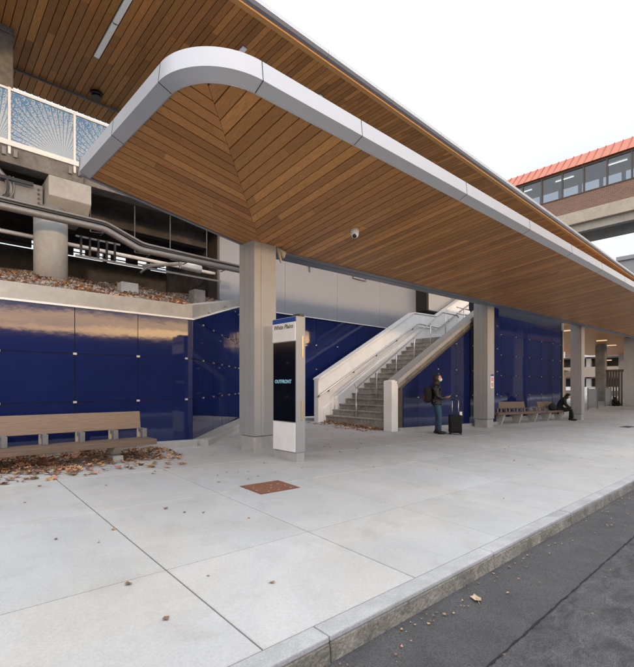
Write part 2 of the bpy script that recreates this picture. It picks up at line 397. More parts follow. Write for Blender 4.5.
# white drip trim, concrete parapet above
dx, dy = (RB[0] - RA[0]) / RL, (RB[1] - RA[1]) / RL; nx, ny = dy, -dx
mb = MB(); mb.box(XL, XR + 0.02, yw - 0.02, yw + 0.1, 1.268, 1.30)
mb.prism([(RA[0] + nx * .02, RA[1] + ny * .02, 1.268), (RB[0] + nx * .02, RB[1] + ny * .02, 2.478), (RB[0] + nx * .02, RB[1] + ny * .02, 2.51), (RA[0] + nx * .02, RA[1] + ny * .02, 1.30)], (-nx * .1, -ny * .1, 0))
obj('drip_trim', mb, M['white'], lw)
mb = MB(); mb.prism([(XL, yw, 1.302), (XR, yw, 1.302), (XR, yw + .01, 1.56), (XL, yw + .01, 1.56)], (0, 0.32, 0))
mb.box(XL, XR - 0.1, yw + 0.26, yw + 0.5, -1.3, 1.54)
mb.prism([(RA[0] - nx * .02, RA[1] - ny * .02, 1.302), (RB[0] - nx * .02, RB[1] - ny * .02, 2.512), (RB[0] - nx * .02, RB[1] - ny * .02, 2.70), (RA[0] - nx * .02, RA[1] - ny * .02, 1.562)], (-nx * .34, -ny * .34, 0))
obj('parapet', mb, M['conc'], lw, bevel=0.008)
# kerb at foot
mb = MB()
def footkerb(mb, A, B, out=0.16, h=0.12):
    d = Vector((B[0] - A[0], B[1] - A[1], 0)).normalized(); n = Vector((d.y, -d.x, 0))
    a, b = Vector((*A, 0)), Vector((*B, 0)); q = []
    for (p, o, hh) in ((a, out, -.03), (b, out, -.03), (b, -.1, -.03), (a, -.1, -.03), (a, out - .01, h), (b, out - .01, h), (b, -.1, h), (a, -.1, h)):
        w = p + n * o; q.append((w.x, w.y, gz(w.x, w.y) + hh))
    mb.hexa(q)
footkerb(mb, (XL, yw), (XR + 0.03, yw)); footkerb(mb, (RA[0] + .04, RA[1] - .01), (RB[0] + .1, RB[1] - .12), 0.28, 0.118)
obj('plinth', mb, M['conc'], lw, bevel=0.012)

# back wall between return and stairs with the tall grey wall above
bw = thing('station_wall', 'tall pale grey wall above blue panels behind the staircase', 'wall', (10, 11.9, -1.2))
zb = [-1.25, -0.32, 0.55, 1.45, 2.44]
panel_wall(bw, (7.60, 11.9), (17.4, 11.9), slist(0, 9.8, 1.13, 1.13), zb, bottom=lambda s: gz(7.6 + s, 11.9) + 0.11)
mb = MB()
for a, b in [(6.88 + i * 2.6, 6.88 + i * 2.6 + 2.592) for i in range(9)]:
    for z0, z1 in ((2.475, 4.9), (4.908, 7.4)): mb.box(a, b, 11.86, 12.3, z0, z1)
obj('cladding', mb, M['graywall'], bw)
obj('trim', MB().box(6.88, 30.3, 11.85, 11.95, 2.442, 2.472), M['white'], bw)
obj('edge_post', MB().box(6.80, 6.877, 11.84, 12.4, 1.5, 7.4), M['bronze'], bw)
mb = MB(); footkerb(mb, (7.7, 11.9), (10.2, 11.9)); obj('plinth', mb, M['conc'], bw)
# surface fittings on the grey wall
for i, (xx, zz) in enumerate(((10.62, 4.60), (13.35, 4.50))):
    t = thing('wall_bracket', ('left' if i == 0 else 'right') + ' of two open square conduit frames on the grey wall' + (', with small stem' if i == 0 else ''), 'bracket', (xx, 11.85, zz), 'square frames on the grey wall')
    mb = MB(); w = 0.40; h = 0.2
    for a, b, c, d in ((-w, -w + .03, -h, h), (w - .05, w, -h, h), (-w, w, -h - .03, -h)): mb.box(xx + a, xx + b, 11.78, 11.85, zz + c, zz + d)
    obj('frame', mb, M['aludk'], t)
    if i == 0: obj('stem', MB().box(xx - .03, xx + .03, 11.8, 11.85, zz - .48, zz - .23).box(xx - .07, xx + .07, 11.77, 11.85, zz - .3, zz - .235), M['aludk'], t)
t = thing('wall_cabinet', 'pale metal box hanging on grey wall above stair landing', 'cabinet', (18, 11.5, 3.4))
obj('housing', MB().box(17.55, 19.5, 11.25, 11.85, 3.45, 4.75), M['colm'], t, bevel=0.02)
obj('shaded_side', MB().box(17.38, 17.54, 11.27, 11.85, 3.42, 4.75), M['void'], t)  # near-black slab paints the shade on the left side of the box
obj('underside', MB().box(17.6, 19.45, 11.28, 11.84, 3.40, 3.447), M['void'], t)

# ------------------------------------------------------------------ staircase
st = thing('staircase', 'concrete staircase with white side walls climbing right between blue walls', 'stairs', (10.3, 9.5, -1.3))
X0 = 10.36; n_r = 17; run = 0.3335; ZL = 1.93; ZB = -1.26; rise = (ZL - ZB) / n_r
for i in range(n_r - 1):
    z1 = ZB + rise * (i + 1); x = X0 + run * i
    mb = MB(); mb.box(x + 0.02, x + run + 0.02, 8.16, 10.75, z1 - rise - (0.25 if i == 0 else 0.0), z1 - 0.045); mb.box(x - 0.012, x + run + 0.02, 8.165, 10.745, z1 - 0.0449, z1)
    obj('step', mb, M['step'], st, bevel=0.006)
obj('landing', MB().box(X0 + run * 16 + .02, 17.75, 8.16, 10.75, ZL - .3, ZL), M['step'], st)
for i in range(7):
    x = 17.75 + .333 * i; z1 = ZL + rise * (i + 1)
    obj('step', MB().box(x, x + .333, 9.25, 10.75, z1 - rise, z1), M['step'], st)
sl = 0.5147
# left parapet (inner face y 10.75)
prof = [(10.04, -1.5), (10.04, 0.14), (15.62, 3.02), (17.45, 3.07), (20.9, 4.78), (20.9, -1.5)]
obj('side_wall', MB().prism([(x, 10.76, z) for x, z in prof], (0, 0.22, 0)), M['white'], st, bevel=0.01)
# cap plate on left parapet
cap = MB()
for (xa, za), (xb, zb_) in zip(prof[1:-2], prof[2:-1]): cap.hexa([(xa, 10.72, za + .002), (xb, 10.72, zb_ + .002), (xb, 11.02, zb_ + .002), (xa, 11.02, za + .002), (xa, 10.72, za + .05), (xb, 10.72, zb_ + .05), (xb, 11.02, zb_ + .05), (xa, 11.02, za + .05)])
obj('coping', cap, M['white'], st)
# skirting board up the inside of the left wall
sk = MB(); sk.prism([(X0 - .1, 10.735, ZB - .1), (X0 - .1, 10.735, ZB + .42), (15.7, 10.735, ZL + .36), (17.7, 10.735, ZL + .3), (17.7, 10.735, ZL - .2), (15.7, 10.735, ZL - .2)], (0, 0.024, 0))
obj('skirting', sk, M['white'], st)
# right parapet wall
prof2 = [(10.34, -1.6), (10.34, 0.10), (10.62, 0.13), (17.35, 3.59), (17.35, -1.7)]
obj('side_wall', MB().prism([(x, 7.93, z) for x, z in prof2], (0, 0.22, 0)), M['white'], st, bevel=0.008)
obj('end_post', MB().box(10.30, 10.6, 7.86, 8.17, -1.5, 0.09), M['white'], st, bevel=0.01)
obj('end_trim', MB().box(10.605, 10.86, 7.885, 7.928, -1.40, -0.12), M['bronze'], st)
s2 = 0.5145
def band(xa, xb, zoff0, zoff1, y0, y1, m, nm):
    f = lambda x: 0.13 + s2 * (x - 10.62)
    obj(nm, MB().hexa([(xa, y0, f(xa) + zoff0), (xb, y0, f(xb) + zoff0), (xb, y1, f(xb) + zoff0), (xa, y1, f(xa) + zoff0), (xa, y0, f(xa) + zoff1), (xb, y0, f(xb) + zoff1), (xb, y1, f(xb) + zoff1), (xa, y1, f(xa) + zoff1)]), m, st)
band(10.55, 17.35, -0.10, 0.03, 7.82, 8.2, M['colm'], 'coping')
band(10.60, 17.35, -0.27, -0.102, 7.86, 7.925, M['concdk'], 'stringer')
band(10.66, 17.35, -0.335, -0.272, 7.845, 7.925, M['bronze'], 'stringer_edge')
# blue panels under the stringer
bs = thing('stair_side_wall', 'blue panelled wall under the sloping stair edge behind standing person', 'wall', (14, 7.87, -1.4))
panel_wall(bs, (10.87, 7.875), (17.35, 7.875), slist(0, 6.48, 1.18, 0.78), [-1.3, -0.42, 0.5, 1.42, 2.34], top=lambda s: min(0.13 + s2 * (10.87 + s - 10.62) - 0.34, 9), bottom=lambda s: gz(10.87 + s, 7.87) + 0.10, thick=0.02)
mb = MB(); footkerb(mb, (10.62, 7.88), (17.35, 7.88), 0.10, 0.098); obj('plinth', mb, M['conc'], bs)
obj('corner_return', MB().box(17.36, 17.42, 7.9, 8.85, -1.7, 3.2), M['blue'], bs)
obj('vertical_pull', MB().tube([(12.75, 7.86, .35), (12.75, 7.80, .35), (12.75, 7.80, -.35), (12.75, 7.86, -.35)], .018), M['steel'], bs)

# handrails
def rail(pts, r, brackets, wally, nm='wall_handrail'):
    h = obj(nm, MB().tube(pts, r, 10), M['steel'], st)
    for x, z in brackets:
        obj('bracket', MB().tube([(x, pts[0][1], z - .02), (x, pts[0][1] + .01, z - .09), (x, wally, z - .09)], .014, 8).box(x - .035, x + .035, wally - .015, wally, z - .13, z - .05), M['bronze'], h)
hy = 10.64
zr_ = lambda x: -0.37 + 0.5147 * (x - 10.04)
pts = [(9.98, hy + .08, zr_(9.98) - .05), (10.0, hy, zr_(10.0)), (15.72, hy, zr_(15.72)), (15.9, hy, zr_(15.72) + .02), (17.35, hy, zr_(15.72) - .02), (17.5, hy, zr_(15.72) + .05), (20.9, hy, zr_(15.72) + 1.75)]
rail(pts, 0.027, [(x, zr_(x)) for x in (10.5, 11.8, 13.1, 14.4, 15.5)] + [(16.9, zr_(15.72)), (18.4, zr_(15.72) + .52)], 10.75)
# centre railing standing on the steps
cy = 9.45
zc = lambda x: ZB + rise + 0.92 + 0.5735 * (x - X0 - .1) if x < 15.7 else ZL + 0.98
cr = obj('centre_railing', MB().tube([(10.42, cy, 0.0), (10.5, cy, zc(10.5) + 0.0), (15.7, cy, zc(15.7)), (16.9, cy, ZL + .98), (17.0, cy, ZL + .9)], 0.024, 10), M['steel'], st)
for x, z0 in ((10.5, -1.4), (11.55, -.65), (12.65, 0.0), (13.75, .6), (14.85, 1.2), (15.95, 1.9), (16.9, 1.9)):
    obj('post', MB().tube([(x, cy, z0), (x, cy, zc(x))], 0.02, 8).blob((x, cy, zc(x)), (.03, .03, .03), 8, 6), M['steel'], cr)
# thin tube inside left wall, modelled for a shadow line along the steps
r2 = MB().tube([(10.55, 10.5, ZB), (10.55, 10.5, ZB + .85), (15.6, 10.5, ZL + .45), (16.8, 10.5, ZL + .5)], .018, 8)
obj('shadow_line', r2, M['steel'], st)
tp = MB()
for a in (0, .25): tp.tube([(16.4, 9.2, ZL + 1.0 + a), (18.6, 9.2, ZL + 1.0 + a)], .022, 8)
for x in (17.0, 18.5): tp.tube([(x, 9.2, ZL), (x, 9.2, ZL + 1.25)], .022, 8)
obj('landing_rail', tp, M['steel'], st)

# right blue wall behind far benches
rw = thing('panel_wall', 'large blue panelled wall behind the two far benches, ending at third column', 'wall', (22, 8.9, -1.7))
panel_wall(rw, (17.42, 8.9), (27.8, 8.9), [0, .79, 2.44, 4.08, 5.72, 7.36, 9.0, 10.38], [-1.6, -0.56, 0.39, 1.34, 2.28, 3.14], bottom=lambda s: gz(17.42 + s, 8.9) + 0.12)
obj('header', MB().box(17.42, 27.95, 8.93, 9.2, 3.15, 3.7), mat('navy_header', (0.006, 0.01, 0.03), 0.6), rw)
obj('end_cap', MB().box(27.81, 27.95, 8.86, 9.2, -2.0, 3.14), M['void'], rw)
obj('end_post', MB().box(28.0, 28.14, 8.86, 9.3, -2.0, 3.6), M['beige'], rw)
mb = MB(); footkerb(mb, (17.42, 8.9), (27.9, 8.9), 0.12, 0.11); obj('plinth', mb, M['conc'], rw)

# ------------------------------------------------------------------ lower canopy
S = 0.115; xl0, yf0, zf0 = 1.90, 3.61, 2.93; KM = 1.08; SL = S * KM - .0205 + .044 * KM
def zfront(x, y): return zf0 - S * (y - yf0) + 0.0205 * (x - xl0)
def zleft(x, y): return zf0 - SL * (x - xl0) + 0.044 * (y - yf0)
can = thing('entrance_canopy', 'long low canopy with rounded silver edge and timber boarded underside over pavement', 'canopy', (10, 5, 3))
XE = 62.0
def shade():
    t = random.choice([0.78, 0.88, 0.95, 1.0, 1.0, 1.05, 1.12, 1.32]) * random.uniform(0.93, 1.07)
    return (t, t * random.uniform(0.95, 1.02), t * random.uniform(0.9, 1.02))
def mitre(t): return (t - xl0) * KM + yf0          # y on the mitre for x = t
pitch = 0.172; gap = 0.016
YB = 7.02; rc = 0.60   # back edge, corner radius
def front_in(x):      # inner front edge follows the rounded corner
    if x < xl0 + rc: d = xl0 + rc - x; return yf0 + rc - math.sqrt(max(rc * rc - d * d, 0))
    return yf0
def left_in(y):
    if y < yf0 + rc: d = yf0 + rc - y; return xl0 + rc - math.sqrt(max(rc * rc - d * d, 0))
    return xl0
mb = MB(); x = xl0 + 0.02
while x < XE:
    a, b = x + gap / 2, x + pitch - gap / 2
    y0a, y0b = front_in(a), front_in(b); y1a, y1b = min(mitre(a) - .003, 6.97), min(mitre(b) - .003, 6.97)
    if x > 5.0: y1a = y1b = 6.78 + (0.004 * (x - 5) if x < 60 else 0)
    y0 = max(y0a, y0b)
    if y1a > y0a + 0.005 and y1b > y0b + 0.005:
        cuts = [0.0]; L_ = max(y1a - y0a, y1b - y0b); c = random.uniform(0.5, 3.2)
        while c < L_: cuts.append(c / L_); c += random.uniform(1.0, 3.4)
        cuts.append(1.0)
        for q in range(len(cuts) - 1):
            u, v = cuts[q], cuts[q + 1] - (0.0015 if q < len(cuts) - 2 else 0); tint = shade()
            pa0 = y0a + (y1a - y0a) * u; pa1 = y0a + (y1a - y0a) * v; pb0 = y0b + (y1b - y0b) * u; pb1 = y0b + (y1b - y0b) * v
            if pa1 < pa0: pa0 = pa1 = y0a
            dz = random.uniform(-.0015, .0015)
            lo = [(a, pa0, zfront(a, pa0) + dz), (b, pb0, zfront(b, pb0) + dz), (b, pb1, zfront(b, pb1) + dz), (a, pa1, zfront(a, pa1) + dz)]
            mb.hexa(lo + [(p[0], p[1], p[2] + .02) for p in lo], tint)
    x += pitch
obj('soffit_boards', mb, M['soff'], can)
mb = MB(); y = yf0 + 0.02
while y < YB - 0.04:
    a, b = y + gap / 2, min(y + pitch - gap / 2, YB - .01)
    x0a, x0b = left_in(a), left_in(b); x1a, x1b = (a - yf0) / KM + xl0 - .003, (b - yf0) / KM + xl0 - .003
    x1a = min(x1a, 5.0); x1b = min(x1b, 5.0)
    if x1b > x0b + .005 and x1a > x0a + .005:
        L_ = max(x1a - x0a, x1b - x0b); cuts = [0.0]; c = random.uniform(.4, 2.4)
        while c < L_: cuts.append(c / L_); c += random.uniform(.8, 2.6)
        cuts.append(1.0)
        for q in range(len(cuts) - 1):
            u, v = cuts[q], cuts[q + 1] - (0.0015 if q < len(cuts) - 2 else 0); tint = shade()
            pa0 = x0a + (x1a - x0a) * u; pa1 = x0a + (x1a - x0a) * v; pb0 = x0b + (x1b - x0b) * u; pb1 = x0b + (x1b - x0b) * v
            if pa1 < pa0: pa0 = pa1 = x0a
            lo = [(pa0, a, zleft(pa0, a)), (pa1, a, zleft(pa1, a)), (pb1, b, zleft(pb1, b)), (pb0, b, zleft(pb0, b))]
            mb.hexa(lo + [(p[0], p[1], p[2] + .02) for p in lo], tint)
    y += pitch
obj('soffit_boards', mb, M['soffx'], can)
# backing above boards (dark): two sheets
mb = MB()
qq = .26
arcA = [(xl0 + rc + (rc + .01) * math.cos(R(t_)), yf0 + rc + (rc + .01) * math.sin(R(t_))) for t_ in range(225, 271, 5)]
arcB = [(xl0 + rc + (rc + .01) * math.cos(R(t_)), yf0 + rc + (rc + .01) * math.sin(R(t_))) for t_ in range(180, 226, 5)]
mb.v += [(x, y, zfront(x, y) + .03) for x, y in arcA] + [ (XE, yf0, zfront(XE, yf0) + .03), (XE, 6.98, zfront(XE, 6.98) + .03), (xl0 + 3.37 / KM, 6.98, zfront(xl0 + 3.37 / KM, 6.98) + .03)]
mb.face(range(len(mb.v))); n = len(mb.v)
mb.v += [(x, y, zleft(x, y) + .03) for x, y in arcB] + [(xl0 + 3.37 / KM, 6.98, zleft(xl0 + 3.37 / KM, 6.98) + .03), (xl0, 6.98, zleft(xl0, 6.98) + .03)]
mb.face(range(n, len(mb.v)))
obj('backing', mb, M['void'], can)
# fascia: path round the perimeter, straight end, arc, straight front
path = [(xl0, YB)] 
pn = [(xl0, YB, -1, 0)]
yy = YB
for k in range(1, 5): pn.append((xl0, YB + (yf0 + rc - YB) * k / 4, -1, 0))
for k in range(1, 49):
    th = R(180 + 90 * k / 48); pn.append((xl0 + rc + rc * math.cos(th), yf0 + rc + rc * math.sin(th), math.cos(th), math.sin(th)))
xx = xl0 + rc
while xx < XE: xx += 1.2; pn.append((xx, yf0, 0, -1))
def zedge(x, y): return zf0 + 0.0205 * (x - xl0) + 0.044 * (y - yf0)
def strip(o0, z0, o1, z1, m, nm, cuts=(), flip=False, smooth=False):
    mb = MB()
    for (x, y, nx, ny) in pn:
        ze = zedge(x, y); mb.v += [(x + nx * o0, y + ny * o0, ze + z0), (x + nx * o1, y + ny * o1, ze + z1)]
    for i in range(len(pn) - 1): mb.face((2 * i, 2 * i + 1, 2 * i + 3, 2 * i + 2), None, smooth)
    o = obj(nm, mb, m, can); sm = o.modifiers.new('s', 'SOLIDIFY'); sm.thickness = 0.004; sm.offset = 0; return o
strip(0.0, -0.034, 0.0, 0.03, M['aludk'], 'inner_lip')
strip(-0.002, -0.022, 0.135, 0.035, M['alu'], 'edge_underside')
strip(0.137, 0.034, 0.115, 0.235, M['alu'], 'fascia')
strip(0.117, 0.233, -0.6, 0.27, M['alu'], 'roof_edge')
# joints in the fascia
def seam(x, y, nx, ny):
    mb = MB()
    tx, ty = -ny, nx; ze = zedge(x, y); w = .004
    def Q(o, z, s): return (x + nx * o + tx * s, y + ny * o + ty * s, ze + z)
    mb.hexa([Q(.1, .03, -w), Q(.1415, .03, -w), Q(.1415, .03, w), Q(.1, .03, w), Q(.09, .236, -w), Q(.1195, .236, -w), Q(.1195, .236, w), Q(.09, .236, w)])
    mb.hexa([Q(0, -.0265, -w), Q(.136, .0305, -w), Q(.136, .0305, w), Q(0, -.0265, w), Q(0, -.005, -w), Q(.136, .038, -w), Q(.136, .038, w), Q(0, -.005, w)])
    obj('fascia_joint', mb, M['groove'], can)
seam(xl0, yf0 + rc, -1, 0); seam(xl0, 5.6, -1, 0); seam(xl0 + rc, yf0, 0, -1)
xx = xl0 + rc + 1.47
while xx < XE: seam(xx, yf0, 0, -1); xx += 2.55
# roof above
mb = MB()
rp = [(x + nx * -.5, y + ny * -.5, zedge(x, y) + .28) for x, y, nx, ny in pn] + [(XE, 7.25, zedge(XE, yf0) + .4), (xl0 + .5, 7.25, zedge(xl0, 7.2) + .3)]
n = len(mb.v); mb.v += rp; mb.face(range(n, n + len(rp)))
n = len(mb.v); mb.v += [(p[0], p[1], p[2] + .05) for p in rp]; mb.face(range(n, n + len(rp)))
obj('roof', mb, M['aludk'], can)
# back edge: thin lip on the left part, wide beam to the right
mb = MB()
lo = [(xl0 - .13, YB, zleft(xl0, YB) + .0), (5.0, YB, zleft(5.0, YB) - .015), (5.0, YB + .06, zleft(5.0, YB) - .015), (xl0 - .13, YB + .06, zleft(xl0, YB))]
mb.hexa(lo + [(p[0], p[1], zedge(xl0, YB) + .27) for p in lo]); obj('back_lip', mb, M['aludk'], can)
mb = MB()
def beam(mb, x0, x1, y0, y1, dz0, dz1, ya=0):
    f = lambda x: 0.004 * (x - 5)
    q = [(x0, y0 + f(x0), zfront(x0, 6.8) + dz0), (x1, y0 + f(x1), zfront(x1, 6.8) + dz0), (x1, y1 + f(x1), zfront(x1, 6.8) + dz0), (x0, y1 + f(x0), zfront(x0, 6.8) + dz0)]
    mb.hexa(q + [(p[0], p[1], p[2] - dz0 + dz1) for p in q])
beam(mb, 5.12, XE, 6.79, 6.93, -.03, .9); beam(mb, 5.12, XE, 6.96, 7.22, -.03, .9); beam(mb, 5.12, XE, 6.925, 6.965, .0, .9)
obj('edge_beam', mb, M['aludk'], can)
mb = MB(); beam(mb, 5.4, XE, 6.935, 6.957, -.012, .01); obj('beam_strip', mb, M['alu'], can)
# dome camera on the soffit
cx_, cy_ = 5.86, 5.31
cz_ = zfront(cx_, cy_)
# find the point under pixel by geometry given once
t = thing('dome_camera', 'small white dome security camera under the timber canopy', 'camera', (cx_, cy_, cz_))
obj('housing', MB().tube([(cx_, cy_, cz_ + .01), (cx_, cy_, cz_ - .10)], .075, 20), M['white'], t)
obj('dome', MB().blob((cx_, cy_, cz_ - .10), (.068, .068, .065), 16, 10), M['white'], t)
obj('lens', MB().blob((cx_ - .02, cy_ - .015, cz_ - .12), (.045, .045, .05), 12, 8), M['plastic'], t)

# ------------------------------------------------------------------ columns
def column(x, y, w, ztop, label, zb=None, m='colm', base=0.31, notch=True):
    z0 = gz(x + w / 2, y + w / 2) if zb is None else zb
    t = thing('column', label, 'column', (x + w / 2, y + w / 2, z0), 'columns under the canopy')
    d = .008; h = .003
    def side(p, q, fr):
        out = [p]; v = Vector(q) - Vector(p); L_ = v.length; v.normalize(); nn = Vector((v.y, -v.x))
        for f in fr:
            c = Vector(p) + v * L_ * f
            out += [tuple(c - v * h), tuple(c - v * h - nn * d), tuple(c + v * h - nn * d), tuple(c + v * h)]
        return out
    fr = (0.32, 0.68)
    P = [(x, y), (x + w, y), (x + w, y + w), (x, y + w)]
    prof = []
    for i in range(4): prof += side(P[i], P[(i + 1) % 4], fr if i % 2 else (0.3,))
    obj('cladding', MB().prism([(p[0], p[1], z0 + base) for p in prof], (0, 0, ztop - z0 - base)), M[m], t)
    obj('base', MB().box(x + .02, x + w - .02, y + .02, y + w - .02, z0 - .05, z0 + base - .012), M['conc'], t, bevel=0.012)
    obj('shadow_gap', MB().box(x + .035, x + w - .035, y + .035, y + w - .035, z0 + base - .013, z0 + base + .001), M['groove'], t)
    return t
column(4.58, 6.64, 0.50, 2.70, 'nearest column, square and pale grey, standing behind the tall display pillar')
c2 = column(14.9, 7.16, 0.52, 3.0, 'second column, grey metal with a small notice, right of the standing person')
column(25.4, 7.16, 0.52, 3.2, 'third column, grey metal, behind the seated person in black')
column(38.6, 7.35, 0.75, 3.4, 'wide grey column at the right edge of the picture')
column(43.5, 10.5, 0.7, 3.4, 'brownish grey column standing further back between the glass screens', m='concdk')
# notice on column 2 (a sign fixed to the column)
t = thing('notice', 'small white notice with red and blue marks on second column', 'sign', (15.2, 7.15, 0))
zc2 = 0.15
obj('plate', MB().box(15.12, 15.34, 7.145, 7.157, zc2 - .30, zc2 + .2), M['white'], t)
obj('header', MB().box(15.12, 15.34, 7.14, 7.1445, zc2 + .13, zc2 + .2), M['signblue'], t)
for zz in (zc2 + .02, zc2 - .18):
    k = MB(); ring = 14
    for i in range(ring):
        a0, a1 = 2 * math.pi * i / ring, 2 * math.pi * (i + 1) / ring
        q = [(15.23 + r * math.cos(a), 7.1445, zz + r * math.sin(a)) for r, a in ((.045, a0), (.07, a0), (.07, a1), (.045, a1))]
        k.prism(q, (0, -.004, 0))
    k.box(15.225, 15.235, 7.1405, 7.1444, zz - .045, zz + .045)
    obj('symbol', k, M['signred'], t)
# angled bracket floodlight on column 1
t = thing('floodlight', 'small tan bracket lamp at top right of the nearest column', 'light', (5.08, 6.6, 2.5))
obj('arm', MB().prism([(5.10, 6.62, 2.62), (5.14, 6.62, 2.62), (5.22, 6.62, 2.36), (5.19, 6.62, 2.36)], (0, .04, 0)), M['concwarm'], t)
obj('head', MB().prism([(5.13, 6.58, 2.60), (5.29, 6.58, 2.56), (5.24, 6.58, 2.44)], (0, .1, 0)), M['concwarm'], t)

# ------------------------------------------------------------------ display kiosk
kx0, kx1, ky0, ky1 = 4.70, 4.90, 5.58, 6.22
kz = gz(4.8, 5.9)
kt = thing('display_pillar', 'tall information pillar with black screen and White Plains header before nearest column', 'kiosk', (4.8, 5.9, kz))
obj('plinth', MB().box(kx0 + .01, kx1 - .02, ky0 + .0, ky1 - .0, kz - .03, -1.17), M['conc'], kt, bevel=0.006)
obj('frame', MB().box(kx0 + .004, kx1, ky0, ky1 + .01, -1.165, 1.15), M['colm'], kt, bevel=0.006)
obj('top_cap', MB().box(kx1 - .11, kx1 - .01, ky0 + .02, ky0 + .2, 1.152, 1.20), M['bronze'], kt)
fx = kx0
obj('lower_panel', MB().box(fx - .012, fx + .003, ky0 + .02, ky1 - .01, -1.155, -.66), M['white'], kt, bevel=0.003)
obj('screen', MB().box(fx - .008, fx + .003, ky0 + .025, ky1 - .01, -.645, .72), M['screen'], kt)
hd = obj('header_sign', MB().box(fx - .016, fx + .003, ky0 + .015, ky1, .735, 1.055), M['white'], kt)
obj('header_band', MB().box(fx - .016, fx + .003, ky0 + .015, ky1, 1.057, 1.135), M['signblue'], kt)
pr = [MB() for _ in range(2)]
obj('pull_plate', MB().box(kx0 + .115, kx0 + .15, ky0 - .01, ky0 - .001, .45, .82), M['brass'], kt)
obj('pull_plate', MB().box(kx0 + .105, kx0 + .145, ky0 - .01, ky0 - .001, -.62, -.28), M['brass'], kt)
def text(body, size, loc, m, parent, name, shear=0.0, sx=1.0, bold=0.0):
    c = bpy.data.curves.new(name, 'FONT'); c.body = body; c.size = size; c.extrude = 0.001; c.shear = shear; c.offset = bold
    c.align_x = 'CENTER'; c.align_y = 'CENTER'; c.materials.append(m)
    o = bpy.data.objects.new(name, c); COL.objects.link(o)
    # text faces -X, reading from +Y to -Y
    o.rotation_euler = (R(90), 0, R(-90)); o.location = Vector(loc) - absloc(parent); o.parent = parent; o.scale = (sx, 1, 1)
    dg = bpy.context.evaluated_depsgraph_get(); me = bpy.data.meshes.new_from_object(o.evaluated_get(dg))
    o2 = bpy.data.objects.new(name, me); COL.objects.link(o2); o2.parent = parent; o2.location = o.location; o2.rotation_euler = o.rotation_euler; o2.scale = o.scale
    bpy.data.objects.remove(o); return o2
text('White Plains', 0.105, (fx - .018, (ky0 + ky1) / 2 + .02, .985), M['ink'], kt, 'lettering', 0.25, 1.0, 0.001)
text('OUTFRONT', 0.085, (fx - .010, (ky0 + ky1) / 2 + 0.03, .04), M['lettercyan'], kt, 'lettering', 0.0, 1.0, 0.002)

# ------------------------------------------------------------------ iron cover in the pavement
t = thing('access_cover', 'rusty rectangular iron cover set in the pavement before the pillar', 'cover', (3.32, 4.48, gz(3.3, 4.5)))
px0, px1, py0, py1 = 3.02, 3.64, 4.24, 4.71
def gbox(mb, x0, x1, y0, y1, d0, d1, tint=None):
    q = [(x0, y0), (x1, y0), (x1, y1), (x0, y1)]
    mb.hexa([(x, y, gz(x, y) + d0) for x, y in q] + [(x, y, gz(x, y) + d1) for x, y in q], tint); return mb
obj('frame', gbox(gbox(gbox(gbox(MB(), px0, px1, py0, py0 + .02, -.04, .004), px0, px1, py1 - .02, py1, -.04, .004), px0, px0 + .02, py0 + .021, py1 - .021, -.04, .004), px1 - .02, px1, py0 + .021, py1 - .021, -.04, .004), M['rust'], t)
for k in range(3):
    a = px0 + .024 + k * .191
    mb = gbox(MB(), a, a + .186, py0 + .024, py1 - .024, -.02, .006)
    o = obj('plate', mb, M['rust'], t)
    for q in range(3):
        u = a + .02 + .14 * random.random(); v = py0 + .05 + .36 * q / 3
        obj('stud', gbox(MB(), u, u + .022, v, v + .014, .0062, .008), M['conc'], o)
for k, (u, v, l) in enumerate(((22.5, 4.55, 'nearer'), (26.8, 4.6, 'farther'))):
    o = tag(obj('drain_grate', gbox(MB(), u, u + 1.4, v, v + .35, -.01, .005), M['bronze']), l + ' of two thin dark grates in the far pavement at right', 'grate', 'dark grates in the far pavement')

